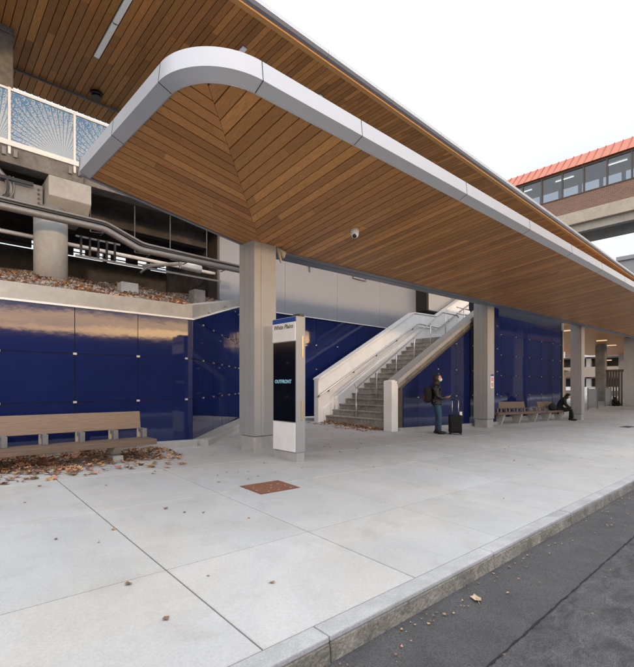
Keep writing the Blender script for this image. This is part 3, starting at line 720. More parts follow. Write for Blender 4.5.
# ------------------------------------------------------------------ benches
def bench(name_label, x0, x1, yb, b0, b1, arms, legs, zg, slope=0.0, m=('bwood', 'bwood2'), group='timber benches against the wall', vleg=False):
    xc = (x0 + x1) / 2; z0 = gz(xc, yb)
    t = thing('bench', name_label, 'bench', (xc, yb, z0), group)
    zs = lambda x: zg + slope * (x - x0)
    def sl(mb, xa, xb, ya, yb_, za, zb_):
        q = [(xa, ya, zs(xa) + za), (xb, ya, zs(xb) + za), (xb, yb_, zs(xb) + za), (xa, yb_, zs(xa) + za)]
        return mb.hexa(q + [(p[0], p[1], p[2] - za + zb_) for p in q])
    seat = MB()
    for k in range(3): sl(seat, x0, x1, yb - .52 + k * .155, yb - .52 + k * .155 + .147, -.085, 0.0)
    obj('seat', seat, M[m[1]], t, bevel=0.006)
    for a, b in (b0, b1) if b1 else (b0,):
        bk = MB(); q = [(a, yb - .02, zs(a) + .14), (b, yb - .02, zs(b) + .14), (b, yb + .03, zs(b) + .14), (a, yb + .03, zs(a) + .14), (a, yb + .03, zs(a) + .42), (b, yb + .03, zs(b) + .42), (b, yb + .08, zs(b) + .42), (a, yb + .08, zs(a) + .42)]
        obj('backrest', bk.hexa(q), M[m[0]], t, bevel=0.006)
    for a in arms:
        s = MB(); sl(s, a - .035, a + .035, yb - .22, yb - .13, 0.001, .15); sl(s, a - .035, a + .035, yb - .129, yb - .025, .09, .15); 
        obj('bracket', s, M['galv'], t, bevel=0.004)
        obj('back_strut', sl(MB(), a - .045, a + .02, yb - .024, yb + .02, -.05, .138), M['concwarm'], t)
    for a in legs:
        g0 = gz(a, yb - .25); zt = zs(a) - .088
        if vleg:
            mb = MB().prism([(a - .06, yb - .50, zt), (a - .06, yb - .05, zt), (a - .06, yb - .14, g0 + .10), (a - .06, yb - .32, g0 + .10)], (.12, 0, 0))
            mb.prism([(a - .075, yb - .44, g0 - .02), (a - .075, yb - .06, g0 - .02), (a - .075, yb - .06, g0 + .09), (a - .075, yb - .44, g0 + .09)], (.15, 0, 0))
        else:
            mb = MB().prism([(a - .07, yb - .50, zt), (a - .07, yb - .05, zt), (a - .07, yb - .15, g0 - .02), (a - .07, yb - .36, g0 - .02)], (.14, 0, 0))
        obj('leg', mb, M['conc'], t, bevel=0.006)
    return t
bench('long timber bench at far left before the blue wall with leaves beneath', -1.6, 2.85, 7.38, (-1.6, 2.78), None, (-.56, -.08, .40, .88, 1.36, 1.84, 2.32, 2.77), (-.9, .7, 2.28), -.855, -.006, vleg=True)
bench('timber bench right of second column before the far blue wall', 16.6, 21.6, 8.05, (16.8, 20.4), None, (17.2, 18.0, 18.8, 19.6, 20.4, 21.2), (17.2, 18.9, 20.6), -1.13, -.026, ('bwood2', 'bwood2'))
bench('farther timber bench on which the person in black sits', 21.75, 24.4, 8.05, (21.9, 24.2), None, (22.2, 22.9, 23.6), (22.2, 23.9), -1.27, -.026, ('bwood2', 'bwood2'))

# ------------------------------------------------------------------ fallen leaves
def leafmesh(mb, c, r, yaw, tilt, tint, lobes=5, curl=0.3):
    pts = []; k = lobes * 2
    Rm = Matrix.Rotation(yaw, 3, 'Z') @ Matrix.Rotation(tilt, 3, 'X')
    n = len(mb.v); mb.v.append(tuple(Vector(c)))
    for i in range(k):
        a = 2 * math.pi * i / k; rr = r * (random.uniform(.8, 1.05) if i % 2 == 0 else random.uniform(.5, .8)) * (1.15 if i == 0 else 1)
        p = Rm @ Vector((rr * math.cos(a), rr * math.sin(a) * .85, curl * r * (rr / r) ** 2 * (0.6 + .5 * math.sin(a * 2 + 1))))
        mb.v.append(tuple(Vector(c) + p))
    for i in range(k): mb.face((n, n + 1 + i, n + 1 + (i + 1) % k), tint)
def ltint():
    t = random.uniform(0.45, 1.5); return (t * random.uniform(.9, 1.1), t * random.uniform(.75, 1.05), t * random.uniform(.6, 1.0))
mb = MB()
def pile(xa, xb, ya, yb, cnt, h, r=(.03, .062), dens=None):
    for _ in range(cnt):
        x = random.uniform(xa, xb); q = random.random() ** 1.3
        y = yb - (yb - ya) * q
        if dens and random.random() > dens(x, y): continue
        z = gz(x, y) + 0.01 + h * (1 - q) * random.random() * (0.6 + .4 * math.sin(x * 7) )
        leafmesh(mb, (x, y, z), random.uniform(*r), random.uniform(0, 6.3), random.uniform(-.7, .7), ltint(), curl=.5)
pile(-2.5, 3.2, 6.2, 7.78, 4200, .11, dens=lambda x, y: min(1, max(.05, 1.15 - .33 * max(0, x - .2))) * (1 if y > 6.7 + .25 * math.sin(x * 3.1) else .22))
pile(2.3, 3.4, 6.8, 7.78, 140, .05)
tag(obj('leaf_litter', mb, M['leaf']), 'drift of dry brown leaves beneath the left bench', 'leaves', kind='stuff')
mb = MB()
for _ in range(420):
    x = random.uniform(10.05, 10.5) if random.random() < .75 else random.uniform(9.3, 10.3); y = random.uniform(8.2, 10.7)
    leafmesh(mb, (x, y, gz(x, y) + .01 + .05 * random.random() * (x > 10.1)), random.uniform(.03, .06), random.uniform(0, 6.3), random.uniform(-.6, .6), ltint(), curl=.5)
tag(obj('leaf_litter', mb, M['leaf']), 'thin line of brown leaves at foot of the stairs', 'leaves', kind='stuff')
mb = MB()
for _ in range(300):
    x = random.uniform(-1, 14) ** 1.0; y = 1.62 - abs(random.gauss(0, .09)) - (.0 if random.random() < .8 else random.random() * .6)
    leafmesh(mb, (x, y, gz(x, 1.6) - .127), random.uniform(.004, .014), random.uniform(0, 6.3), random.uniform(-.3, .3), ltint(), 4)
tag(obj('gutter_debris', mb, M['leaf']), 'crumbs of leaf and grit lying along the gutter', 'debris', kind='stuff')
m1 = MB(); leafmesh(m1, (0, 0, .01), .045, 0, .1, (1, .85, .7)); mesh_leaf = obj('fallen_leaf', m1, M['leaf'])
m2 = MB(); leafmesh(m2, (0, 0, .012), .05, 0, -.15, (.55, .5, .45), 4); leaf2 = obj('fallen_leaf', m2, M['leaf'])
LG = 'leaves scattered over the pavement'; LL = 'small curled brown leaf lying alone on the open pavement'
tag(mesh_leaf, LL, 'leaf', LG); tag(leaf2, LL, 'leaf', LG)
spots = [(random.uniform(5.5, 10.4), random.uniform(6.0, 9.6)) for _ in range(85)]
while len(spots) < 200:
    x = 0.8 + 20 * random.random() ** 1.5; y = random.uniform(2.0, 7.4)
    if x < 2 and random.random() < .5: continue
    if y < 3.6 and random.random() < .6: continue
    spots.append((x, y))
for i, (x, y) in enumerate(spots):
    src = mesh_leaf if i % 2 else leaf2
    o = src if i < 2 else src.copy()
    if i >= 2: COL.objects.link(o)
    o.location = (x, y, gz(x, y) + .002); o.rotation_euler = (random.uniform(-.2, .2), random.uniform(-.2, .2), random.uniform(0, 6.3)); k = random.uniform(.22, .6); o.scale = (k, k, k)
m3 = MB(); 
leafmesh(m3, (2.95, 1.50, gz(2.95, 1.5) - .124), .055, .8, .12, (1.25, 1.45, 1.6), 5, .2)
m3.tube([(2.95, 1.50, gz(2.95, 1.5) - .120), (2.90, 1.45, gz(2.95, 1.5) - .128)], .0025, 5)
tag(obj('maple_leaf', m3, M['leaf']), 'large pale maple leaf on the asphalt just below the kerb', 'leaf')
for i in range(14):
    x = 1.4 + 8 * random.random(); y = random.uniform(1.15, 1.6); o = (mesh_leaf if i % 2 else leaf2).copy(); COL.objects.link(o)
    o['label'] = 'small dry leaf lying on the asphalt beside the kerb'; o['group'] = 'leaves lying on the road'
    o.location = (x, y, gz(x, 1.6) - .128); k = random.uniform(.25, .5); o.scale = (k, k, k); o.rotation_euler = (0, 0, random.uniform(0, 6))

# ------------------------------------------------------------------ gravel slope under the platform
def gs(x, y):
    t = (y - 8.4) / 3.4; return 1.50 + 1.02 * max(0, min(1.25, t)) + .03 * math.sin(x * 3.3) + .02 * math.sin(y * 5 + x)
mb = MB(); nxg, nyg = 60, 24
for j in range(nyg + 1):
    for i in range(nxg + 1):
        x = -6 + 14 * i / nxg; y = 8.3 + 7.4 * j / nyg; mb.v.append((x, y, gs(x, y) + random.uniform(-.02, .02)))
for j in range(nyg):
    for i in range(nxg):
        a = j * (nxg + 1) + i; cxm = -6 + 14 * (i + .5) / nxg; cym = 8.3 + 7.4 * (j + .5) / nyg
        if cxm > 3.9 + (cym - 8.0) * .92: continue
        mb.face((a, a + 1, a + nxg + 2, a + nxg + 1), (.8, .75, .7), True)
struct('gravel_bank', mb, M['gravel'])
mb = MB()
for _ in range(5200):
    y = 8.3 + 3.9 * random.random() ** 1.2; x = random.uniform(-.6, min(7.2, 3.7 + (y - 8) * .9)); r = random.uniform(.02, .05); t = random.uniform(.6, 1.7)
    n = len(mb.v); c = Vector((x, y, gs(x, y) + r * .4)); 
    for d in ((1, 0, 0), (-1, 0, 0), (0, 1, 0), (0, -1, 0), (0, 0, 1), (0, 0, -1)): mb.v.append(tuple(c + Vector(d) * r * random.uniform(.6, 1.2)))
    for f in ((0, 2, 4), (2, 1, 4), (1, 3, 4), (3, 0, 4), (2, 0, 5), (1, 2, 5), (3, 1, 5), (0, 3, 5)): mb.face([n + q for q in f], (t, t, t))
tag(obj('gravel', mb, M['gravel']), 'grey stones covering the bank above the left wall', 'gravel', kind='stuff')
mb = MB()
for _ in range(2600):
    y = 8.3 + 3.9 * random.random() ** 1.1; x = random.uniform(-.6, min(7.2, 3.7 + (y - 8) * .9))
    if math.sin(x * 4.1 + y * 2.3) + math.sin(x * 9.7 - y * 5.1) < random.uniform(-1.9, .8): continue
    leafmesh(mb, (x, y, gs(x, y) + .05), random.uniform(.03, .06), random.uniform(0, 6.3), random.uniform(-.6, .6), tuple(q * 1.25 for q in ltint()), curl=.5)
tag(obj('bank_leaves', mb, M['leaf']), 'rusty brown leaves scattered over the gravel bank', 'leaves', kind='stuff')
tag(obj('concrete_block', MB().box(5.05, 5.35, 9.9, 10.2, 1.9, 2.35), M['concdk'], bevel=.01), 'small dark grey block standing on gravel near the first column', 'block')
tag(obj('concrete_block', MB().box(3.55, 3.95, 10.6, 10.9, 2.1, 2.42), M['conc'], bevel=.01), 'low pale block half sunk in gravel beneath the pipes', 'block')

# ------------------------------------------------------------------ raised platform deck
dk = thing('platform_deck', 'raised concrete platform deck above the gravel bank with dark underside', 'platform', (2, 13, 4.7))
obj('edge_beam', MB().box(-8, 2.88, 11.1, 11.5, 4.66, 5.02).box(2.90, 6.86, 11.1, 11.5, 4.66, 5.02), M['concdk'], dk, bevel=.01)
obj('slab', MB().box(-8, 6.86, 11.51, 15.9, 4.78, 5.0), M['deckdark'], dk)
obj('toe_strip', MB().box(-8, 2.87, 11.06, 11.2, 5.021, 5.11).box(2.91, 6.86, 11.06, 11.2, 5.021, 5.11), M['white'], dk)
obj('expansion_joint', MB().box(2.878, 2.905, 11.09, 11.3, 4.6, 5.02), M['bronze'], dk)
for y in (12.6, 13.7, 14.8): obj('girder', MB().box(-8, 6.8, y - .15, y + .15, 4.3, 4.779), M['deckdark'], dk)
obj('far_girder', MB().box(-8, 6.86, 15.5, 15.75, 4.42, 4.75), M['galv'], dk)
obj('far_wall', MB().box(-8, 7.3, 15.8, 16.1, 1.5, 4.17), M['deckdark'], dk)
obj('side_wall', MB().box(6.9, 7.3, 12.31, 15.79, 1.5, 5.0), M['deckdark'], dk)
for x in (0.2, 1.7, 3.1, 4.7, 6.2): obj('far_post', MB().box(x, x + .12, 15.78, 15.9, 4.17, 4.75), M['bronze'], dk)
mb = MB()
for y0 in (4.17,): mb.box(-8, 6.86, 15.55, 15.6, 4.25, 4.28)
obj('far_rail', mb, M['bronze'], dk)
for a, b_ in ((-6, .45), (.9, 1.15), (1.45, 2.6), (3.2, 3.75), (4.1, 4.45), (4.9, 5.05), (5.4, 5.8), (6.3, 6.5)): obj('infill', MB().box(a, b_, 15.62, 15.7, 4.171, 4.43), M['concdk'], dk)
# pier
t = thing('pier', 'round concrete pier with square cap carrying the platform edge', 'pier', (2.3, 11.5, 2.4))
obj('shaft', MB().tube([(2.25, 11.3, 2.2), (2.25, 11.3, 3.72)], .335, 40), M['conc'], t)
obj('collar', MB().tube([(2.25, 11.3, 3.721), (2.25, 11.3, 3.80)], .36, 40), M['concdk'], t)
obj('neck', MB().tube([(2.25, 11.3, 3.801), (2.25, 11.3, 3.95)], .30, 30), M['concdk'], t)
mb = MB().prism([(2.14, 10.95, 4.60), (2.14, 10.95, 4.16), (2.14, 11.2, 3.92), (2.14, 12.3, 3.92), (2.14, 12.3, 4.60)], (.86, 0, 0))
obj('cap', mb, M['conc'], t, bevel=.015)
obj('cross_beam', MB().box(-4, 2.10, 11.35, 11.9, 3.98, 4.45), M['galv'], t)
bt = MB()
for k in range(4): bt.tube([(2.02, 11.34, 4.05 + .1 * k), (2.02, 11.32, 4.05 + .1 * k)], .022, 8)
obj('bolts', bt, M['bronze'], t)
# pipes (each a run of its own)
def pipe(pts, r, m, label, name='pipe', cat='pipe', group='pipes under the platform'):
    # soften corners
    P = [Vector(p) for p in pts]; out = [P[0]]
    for i in range(1, len(P) - 1):
        a = P[i] + (P[i - 1] - P[i]).normalized() * .12; b = P[i] + (P[i + 1] - P[i]).normalized() * .12
        for k in range(5): q = k / 4; out.append(a * (1 - q) ** 2 + P[i] * 2 * q * (1 - q) + b * q * q)
    out.append(P[-1]); return tag(obj(name, MB().tube(out, r, 12), m), label, cat, group)
PY = 10.5
pipe([(-4, PY, 3.50), (3.15, PY, 3.52), (3.95, PY, 3.22), (6.9, PY, 3.22)], .075, M['galv'], 'thickest grey pipe crossing in front of the pier and dipping at right')
pipe([(-4, PY + .05, 3.70), (3.2, PY + .05, 3.70), (4.05, PY + .05, 3.40), (6.9, PY + .05, 3.36)], .032, M['galv'], 'thin upper pipe running just above the thickest pipe')
pipe([(-4, PY - .02, 3.61), (3.2, PY - .02, 3.615), (4.0, PY - .02, 3.31), (6.9, PY - .02, 3.30)], .03, M['plastic'], 'thin black pipe squeezed between the two grey pipes')
pipe([(-4, 12.0, 3.50), (6.9, 12.0, 3.42)], .05, M['white'], 'straight pale pipe behind the pier seen over the gravel')
pipe([(0.9, 11.3, 5.0), (1.35, 11.3, 4.45), (1.5, 11.3, 4.3), (1.5, 11.3, 3.9)], .055, M['galv'], 'bent grey conduit dropping diagonally below the platform edge at far left')
for k in range(3): pipe([(1.40 + .07 * k, 11.25, 4.45), (1.42 + .07 * k, 11.25, 4.1), (1.30 + .05 * k, 11.25, 3.9), (-4, 11.25, 3.86 - .05 * k)], .014, M['galv'], 'thin bundled conduit curving left beneath the platform edge')
tag(obj('light_tube', MB().tube([(5.35, 11.3, 3.29), (5.95, 11.3, 3.26)], .11, 16), M['dullplat']), 'fat pale cylinder hanging among the pipes near the grey wall', 'duct')
pipe([(4.55, 11.9, 3.22), (5.3, 11.3, 3.3)], .05, M['concwarm'], 'tan pipe elbow leading to the pale cylinder')
pipe([(4.15, 11.0, 2.8), (4.35, 11.0, 3.0), (4.75, 11.0, 3.08)], .03, M['galv'], 'small bent pipe stub above gravel at right')
tr = thing('cable_ladder', 'black upright bars of a cable rack right of the pier', 'cable rack', (3, 11, 3.1))
for k in range(5): obj('bar', MB().box(2.84 + .19 * k, 2.885 + .19 * k, 11.25, 11.3, 3.05, 3.50), M['plastic'], tr)
obj('rail', MB().box(2.75, 3.75, 11.28, 11.32, 3.46, 3.50).box(2.75, 6.6, 11.28, 11.32, 3.0, 3.05), M['galv'], tr)
for (x, y, z0, z1) in ((3.1, PY, 3.48, 4.95), (4.15, PY, 3.2, 4.6), (5.1, PY, 3.2, 4.6), (6.2, PY, 3.2, 4.6)):
    o = obj('hanger_rod', MB().tube([(x, y + .9, z1), (x, y + .9, z0 + .2), (x, y - .1, z0 - .09), (x, y + .12, z0 - .09)], .014, 6), M['galv']); tag(o, 'thin steel rod hanging from the deck to hold the pipes', 'hanger', 'hanger rods for the pipes')
bx = MB()
for k in range(4): bx.box(.75 + .22 * k, .79 + .22 * k, 11.2, 11.24, 3.9, 4.35)
tag(obj('junction_rack', bx.box(.6, 1.9, 11.2, 11.25, 4.35, 4.42), M['plastic']), 'dark bracketed rack under the platform edge at far left', 'rack')

# railing with printed glass
rl = thing('platform_railing', 'white framed railing of blue and white printed glass on the platform', 'railing', (2, 11.1, 5.0))
RY = 11.12; pw = 1.16; zt0 = 6.20
for k in range(-2, 5):
    xa = 1.45 + k * 1.235
    o = bpy.data.objects.new('glass_panel', None)
    COL.objects.unlink(o) if o.name in COL.objects else None
    bpy.data.objects.remove(o)
    mb = MB().box(0.0, 1.235 - .06, 0, .014, 0.0, zt0 - 5.13)
    g_ = obj('glass_panel', mb, M['pattern'], rl, local=True); g_.location = Vector((xa + .03, RY, 5.12)) - rl.location
    obj('post', MB().box(xa - .024, xa + .024, RY - .03, RY + .05, 4.86, zt0 + .06), M['white'], rl)
    for s in (-.10, .10): obj('anchor', MB().box(xa + s - .035, xa + s + .035, RY - .07, RY - .022, 4.80, 4.96), M['galv'], rl)
obj('top_rail', MB().box(-1.1, 7.6, RY - .02, RY + .05, zt0 + .005, zt0 + .05), M['white'], rl)
obj('bottom_rail', MB().box(-1.1, 6.86, RY - .012, RY + .03, 5.112, 5.15), M['white'], rl)

# ------------------------------------------------------------------ upper canopy
up = thing('platform_roof', 'high upper roof with timber boarded underside and thin silver edge above the low canopy', 'roof', (15, 14, 8.6))
ZU = 8.6; YU = 8.32; XU1 = 66; YU1 = 15.2
mb = MB(); x = -3.0
while x < XU1:
    cuts = [YU]; c = YU + random.uniform(.3, 2.5)
    while c < YU1: cuts.append(c); c += random.uniform(1.2, 3.6)
    cuts.append(YU1)
    for a, b in zip(cuts[:-1], cuts[1:]): mb.box(x + .008, x + .165, a + .001, b - .001, ZU + random.uniform(0, .002), ZU + .02, shade())
    x += 0.173
obj('soffit_boards', mb, M['soffup'], up)
obj('backing', MB().box(-3, XU1, YU, YU1, ZU + .03, ZU + .35), M['void'], up)
obj('timber_edge', MB().box(-3.02, XU1, YU - .07, YU + .07, ZU - .06, ZU - .003), M['trimwood'], up)
mb = MB(); mbs = MB(); x = -3.05
while x < XU1:
    x1 = x + 2.75; 
    mb.hexa([(x + .005, YU - .16, ZU + .0), (x1 - .005, YU - .16, ZU + .0), (x1 - .005, YU - .072, ZU - .02), (x + .005, YU - .072, ZU - .02), (x + .005, YU - .20, ZU + .06), (x1 - .005, YU - .20, ZU + .06), (x1 - .005, YU - .072, ZU + .16), (x + .005, YU - .072, ZU + .16)])
    mbs.hexa([(x + .005, YU - .205, ZU + .062), (x1 - .005, YU - .205, ZU + .062), (x1 - .005, YU - .05, ZU + .162), (x + .005, YU - .05, ZU + .162), (x + .005, YU - .19, ZU + .19), (x1 - .005, YU - .19, ZU + .19), (x1 - .005, YU - .05, ZU + .25), (x + .005, YU - .05, ZU + .25)])
    x = x1
obj('edge_underside', mb, M['aludk'], up); obj('fascia', mbs, M['alu'], up)
for i in range(22):
    x = 3.48 + 2.68 * i
    if i > 12: break
    o = thing('strip_light', 'slim strip light on the upper timber roof' if i else 'nearest slim strip light on the upper timber roof, top left', 'light', (x, 10.5, ZU), 'strip lights on the upper roof')
    obj('diffuser', MB().box(x - .06, x + .06, 9.35, 10.78, ZU - .045, ZU - .003).box(x - .06, x + .06, 10.84, 12.25, ZU - .045, ZU - .003), M['lamp'], o)
    obj('housing', MB().box(x - .035, x + .035, 10.781, 10.839, ZU - .04, ZU - .003).box(x - .075, x + .075, 9.33, 12.27, ZU - .012, ZU - .0025), M['aludk'], o)
tag(obj('ceiling_conduit', MB().tube([(1.7, 14.2, ZU - .05), (9, 14.2, ZU - .05)], .035, 8), M['galv']), 'thin metal conduit running along the upper timber ceiling', 'conduit')
mb = MB().tube([(3.92, 13.8, ZU - .002), (3.92, 13.8, ZU - .10)], .17, 20).tube([(3.92, 13.8, ZU - .1), (3.92, 13.8, ZU - .14)], .13, 20)
tag(obj('ceiling_speaker', mb, M['plastic']), 'round black fitting on the upper timber ceiling beside conduit', 'speaker')
t = thing('platform_column', 'thick grey column rising from platform to the upper roof at top left corner', 'column', (1.2, 13.2, 5))
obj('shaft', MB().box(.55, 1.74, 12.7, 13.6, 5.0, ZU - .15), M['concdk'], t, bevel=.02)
obj('head', MB().box(.53, 1.76, 12.68, 13.62, ZU - .149, ZU - .003), M['concdk'], t)

# ------------------------------------------------------------------ brick overpass
ob = thing('overpass', 'enclosed brick footbridge with red metal roof and long windows crossing overhead', 'footbridge', (43.5, 5, 13))
YA, YZ = -30.1, 24.0; XF = 42.0
obj('brick_wall', MB().box(XF, XF + .25, YA, YZ, 14.95, 16.40), M['brick'], ob)
obj('brick_wall', MB().box(XF + 3.4, XF + 3.65, YA, YZ, 14.95, 16.55), M['brick'], ob)
obj('edge_beam', MB().box(XF - .06, XF + .5, YA, YZ, 13.9, 14.94), M['concwarm'], ob, bevel=.03)
obj('lower_beam', MB().box(XF + .35, XF + .9, YA, YZ, 13.25, 13.899), M['conc'], ob)
obj('lower_beam', MB().box(XF + 2.7, XF + 3.6, YA, YZ, 13.1, 14.0), M['conc'], ob)
obj('floor', MB().box(XF + .26, XF + 3.39, YA, YZ, 14.0, 14.94), M['conc'], ob)
obj('ceiling', MB().box(XF + .1, XF + 3.6, YA, YZ, 18.75, 18.85), M['conc'], ob)
obj('sill', MB().box(XF - .05, XF + .2, YA, YZ, 16.401, 16.48), M['bronze'], ob)
obj('window_head', MB().box(XF - .04, XF + .2, YA, YZ, 18.62, 18.80), M['bronze'], ob)
pr_ = [(XF - .25, 18.81), (XF + 1.5, 20.45), (XF + 2.2, 20.45), (XF + 3.95, 18.81)]
obj('roof', MB().prism([(x, YA - .2, z) for x, z in pr_], (0, YZ - YA + .4, 0)), M['redroof'], ob)
mb = MB(); y = YZ
while y > -14:
    mb.hexa([(XF - .27, y, 18.82), (XF - .22, y, 18.80), (XF - .22, y + .05, 18.80), (XF - .27, y + .05, 18.82), (XF + 1.46, y, 20.50), (XF + 1.52, y, 20.46), (XF + 1.52, y + .05, 20.46), (XF + 1.46, y + .05, 20.50)]); y -= .62
obj('roof_seams', mb, M['reddk'], ob)
y = 8.26 - 1.7 * 22
while y < YZ - 1:
    w = obj('window', MB().box(XF - .06, XF + .16, y - .06, y + .06, 16.485, 18.615), M['bronze'], ob)
    if y + 1.7 < YZ: obj('pane', MB().box(XF + .05, XF + .065, y + .061, y + 1.639, 16.49, 18.61), M['winglass'], w)
    y += 1.7
mb = MB(); y = YA + .4
while y < YZ: mb.box(XF + 3.45, XF + 3.6, y, y + .3, 16.551, 18.74); y += 1.7
mb.box(XF + 3.45, XF + 3.6, YA, YZ, 17.5, 17.7)
obj('rear_window_frame', mb, M['bronze'], ob)
for y in (-2.6, 4.1, 9.6, 13.6, 17.2): obj('ceiling_light', MB().box(XF + 1.3, XF + 1.42, y - .75, y + .75, 18.64, 18.70), M['tube'], ob)

# ------------------------------------------------------------------ far right: screens, gate, buildings
tag(obj('grey_building', MB().box(60, 72, 8.6, 13.1, -3, 14.3).box(59.8, 72.2, 8.4, 13.3, 14.302, 14.75), mat('far_grey_wall', (.35, .36, .38), .8, var=.05, vscale=.3)), 'plain pale grey flat building far right below the overpass', 'building')
gb = thing('parking_garage', 'pale multi level parking garage seen between the far columns', 'building', (78, 20, -2.5))
for k in range(5):
    z = -2.2 + 3.05 * k
    obj('parapet_band', MB().box(75, 75.3, 9, 48, z + 0.2, z + 1.75), M['white'] if k != 1 else M['beige'], gb)
    for yy in (11, 15.6, 21, 27): obj('brick_band', MB().box(74.9, 74.99, yy, yy + 2.4, z + .25, z + 1.2), M['brick'], gb)
    obj('floor_slab', MB().box(75.31, 90, 9, 48, z + .0, z + .3), M['concdk'], gb)
mb = MB()
for y in range(10, 48, 5): mb.box(75.31, 75.9, y, y + .6, -2.6, 12)
obj('pillars', mb, M['conc'], gb)
obj('rear_wall', MB().box(80.5, 81, 9, 48, -2.6, 13), M['concdk'], gb)
for y, z in ((22.5, 6.4), (17.5, 3.3), (25, 3.3), (15.5, 6.4)): obj('lit_lamp', MB().box(76, 76.3, y, y + 1.6, z + .2, z + .32), M['warmtube'], gb)
lw2 = thing('brick_block', 'low brownish building behind the third column', 'building', (58, 24, -2.2))
obj('wall', MB().box(57, 63, 19.6, 30, -2.6, 1.6), M['beige'], lw2); obj('roof', MB().box(56.8, 63.2, 19.4, 30.2, 1.601, 1.8), M['concdk'], lw2)
gz0 = gz(34, 9)
for k, (x, y, w) in enumerate(((35.2, 9.5, 2.2), (40.6, 9.75, 1.7), (44.8, 9.75, 1.2))):
    t = thing('glass_screen', ('nearest', 'middle', 'farthest')[k] + ' of three frosted glass screens between the far columns', 'screen', (x, y, gz0), 'glass screens at the far end')
    zz = gz(x, y)
    obj('pane', MB().box(x, x + w, y, y + .02, zz + .12, zz + 1.5), glass('frosted', (.7, .75, .8), .25, .3) if k == 0 else bpy.data.materials['frosted'], t)
    obj('post', MB().box(x - .06, x - .005, y - .03, y + .05, zz, zz + 1.55), M['galv'], t); obj('post', MB().box(x + w + .005, x + w + .06, y - .03, y + .05, zz, zz + 1.55), M['galv'], t)
    obj('rail', MB().box(x - .06, x + w + .06, y - .02, y + .04, zz + 1.551, zz + 1.6), M['galv'], t)
gt = thing('dark_gate', 'tall dark brown slatted gate frame near the right edge column', 'gate', (44, 9.8, gz0))
for k in range(6): obj('bar', MB().box(43.9, 44.05, 9.3 + .2 * k, 9.42 + .2 * k, gz0 - .1, gz0 + 2.9), M['bronze'], gt)
obj('lintel', MB().box(43.85, 44.1, 9.2, 11.3, gz0 + 2.901, gz0 + 3.1), M['bronze'], gt)
obj('side_post', MB().box(43.9, 44.05, 11.1, 11.3, gz0 - .1, gz0 + 2.9), M['bronze'], gt)
mb = MB()
for _ in range(900):
    a = random.uniform(0, 6.28); rr = random.random() ** .5; c = (43.2 + rr * .6 * math.cos(a), 9.7 + rr * .4 * math.sin(a), gz0 + .05 + .9 * random.random() * (1.1 - rr))
    leafmesh(mb, c, .07, random.uniform(0, 6), random.uniform(-1.4, 1.4), (random.uniform(.3, .7),) * 3, 3)
sh = thing('shrub', 'dark low shrub at the foot of the brown gate', 'shrub', (43.2, 9.7, gz0)); obj('foliage', mb, mat('shrub_leaf', (.06, .055, .03), .8, attr='tint'), sh)
obj('stem', MB().tube([(43.2, 9.7, gz0), (43.3, 9.7, gz0 + .6)], .03, 6), M['bronze'], sh)
for k, (x, y) in enumerate(((30.5, 9.2), (34.2, 9.6), (39.5, 9.4), (45, 10))):
    tag(obj('ceiling_lamp', MB().box(x, x + .12, y, y + .7, 3.38, 3.44), M['warmtube']), 'warm ceiling strip lamp ' + ('just right of the far blue wall', 'right of the third column', 'above the brown gate', 'farthest under the canopy end')[k], 'lamp', 'warm lamps under the far canopy')
o = obj('low_building', MB().box(-70, 51.9, -38, -30, -3, 3.19).box(-60, 60, -37, -30.5, 3.2, 4.7).box(82, 300, -44, -29.5, -3, 13), mat('dark_brick', (.05, .04, .038), .9)); tag(o, 'long low brick building across the street, opposite the canopy', 'building')
# rear soffit slab over the far end
tag(obj('rear_ceiling', MB().box(28.2, 60, 7.3, 16, 3.45, 3.6), M['soffup']), 'brown ceiling beyond the far blue wall', 'ceiling')

# ------------------------------------------------------------------ people
def skin(name, nodes, edges, m, parent, sub=2):
    me = bpy.data.meshes.new(name); me.from_pydata([n[0] for n in nodes], edges, []); me.materials.append(m)
    o = bpy.data.objects.new(name, me); COL.objects.link(o); o.parent = parent
    s = o.modifiers.new('skin', 'SKIN'); s.use_smooth_shade = True
    if not me.skin_vertices: me.skin_vertices_layers = None
    for i, n in enumerate(nodes):
        r = n[1] if isinstance(n[1], tuple) else (n[1], n[1]); me.skin_vertices[0].data[i].radius = r
        me.skin_vertices[0].data[i].use_root = (i == 0)
    d = o.modifiers.new('sub', 'SUBSURF'); d.levels = sub; d.render_levels = sub
    return o
def chainify(chains):
    nodes, edges, idx = [], [], {}
    for ch in chains:
        prev = None
        for p, r in ch:
            key = tuple(round(c, 4) for c in p)
            if key not in idx: idx[key] = len(nodes); nodes.append((p, r))
            if prev is not None and prev != idx[key]: edges.append((prev, idx[key]))
            prev = idx[key]
    return nodes, edges
def hand(mb, wrist, d, side, palmdown=(0, 0, -1), s=1.0, curl=.5):
    d = Vector(d).normalized(); pn_ = Vector(palmdown).normalized(); a = d.cross(pn_).normalized() * side; w = Vector(wrist)
    mb.blob(tuple(w + d * .045 * s), (.042 * s, .042 * s, .03 * s), 10, 8)
    for k, (o, L_) in enumerate(((-.027, .055), (-.009, .068), (.009, .072), (.027, .062))):
        b = w + d * .07 * s + a * o * s; p1 = b + d * L_ * .55 * s + pn_ * .01 * s; p2 = p1 + (d * (1 - curl) + pn_ * curl).normalized() * L_ * .5 * s
        mb.tube([tuple(b), tuple(p1), tuple(p2)], [.0095 * s, .0088 * s, .007 * s], 8)
    b = w + d * .03 * s - a * .035 * s; mb.tube([tuple(b), tuple(b + (d - a * .7) * .03 * s), tuple(b + (d * 1.8 - a * .7) * .032 * s)], [.012 * s, .01 * s, .008 * s], 8)
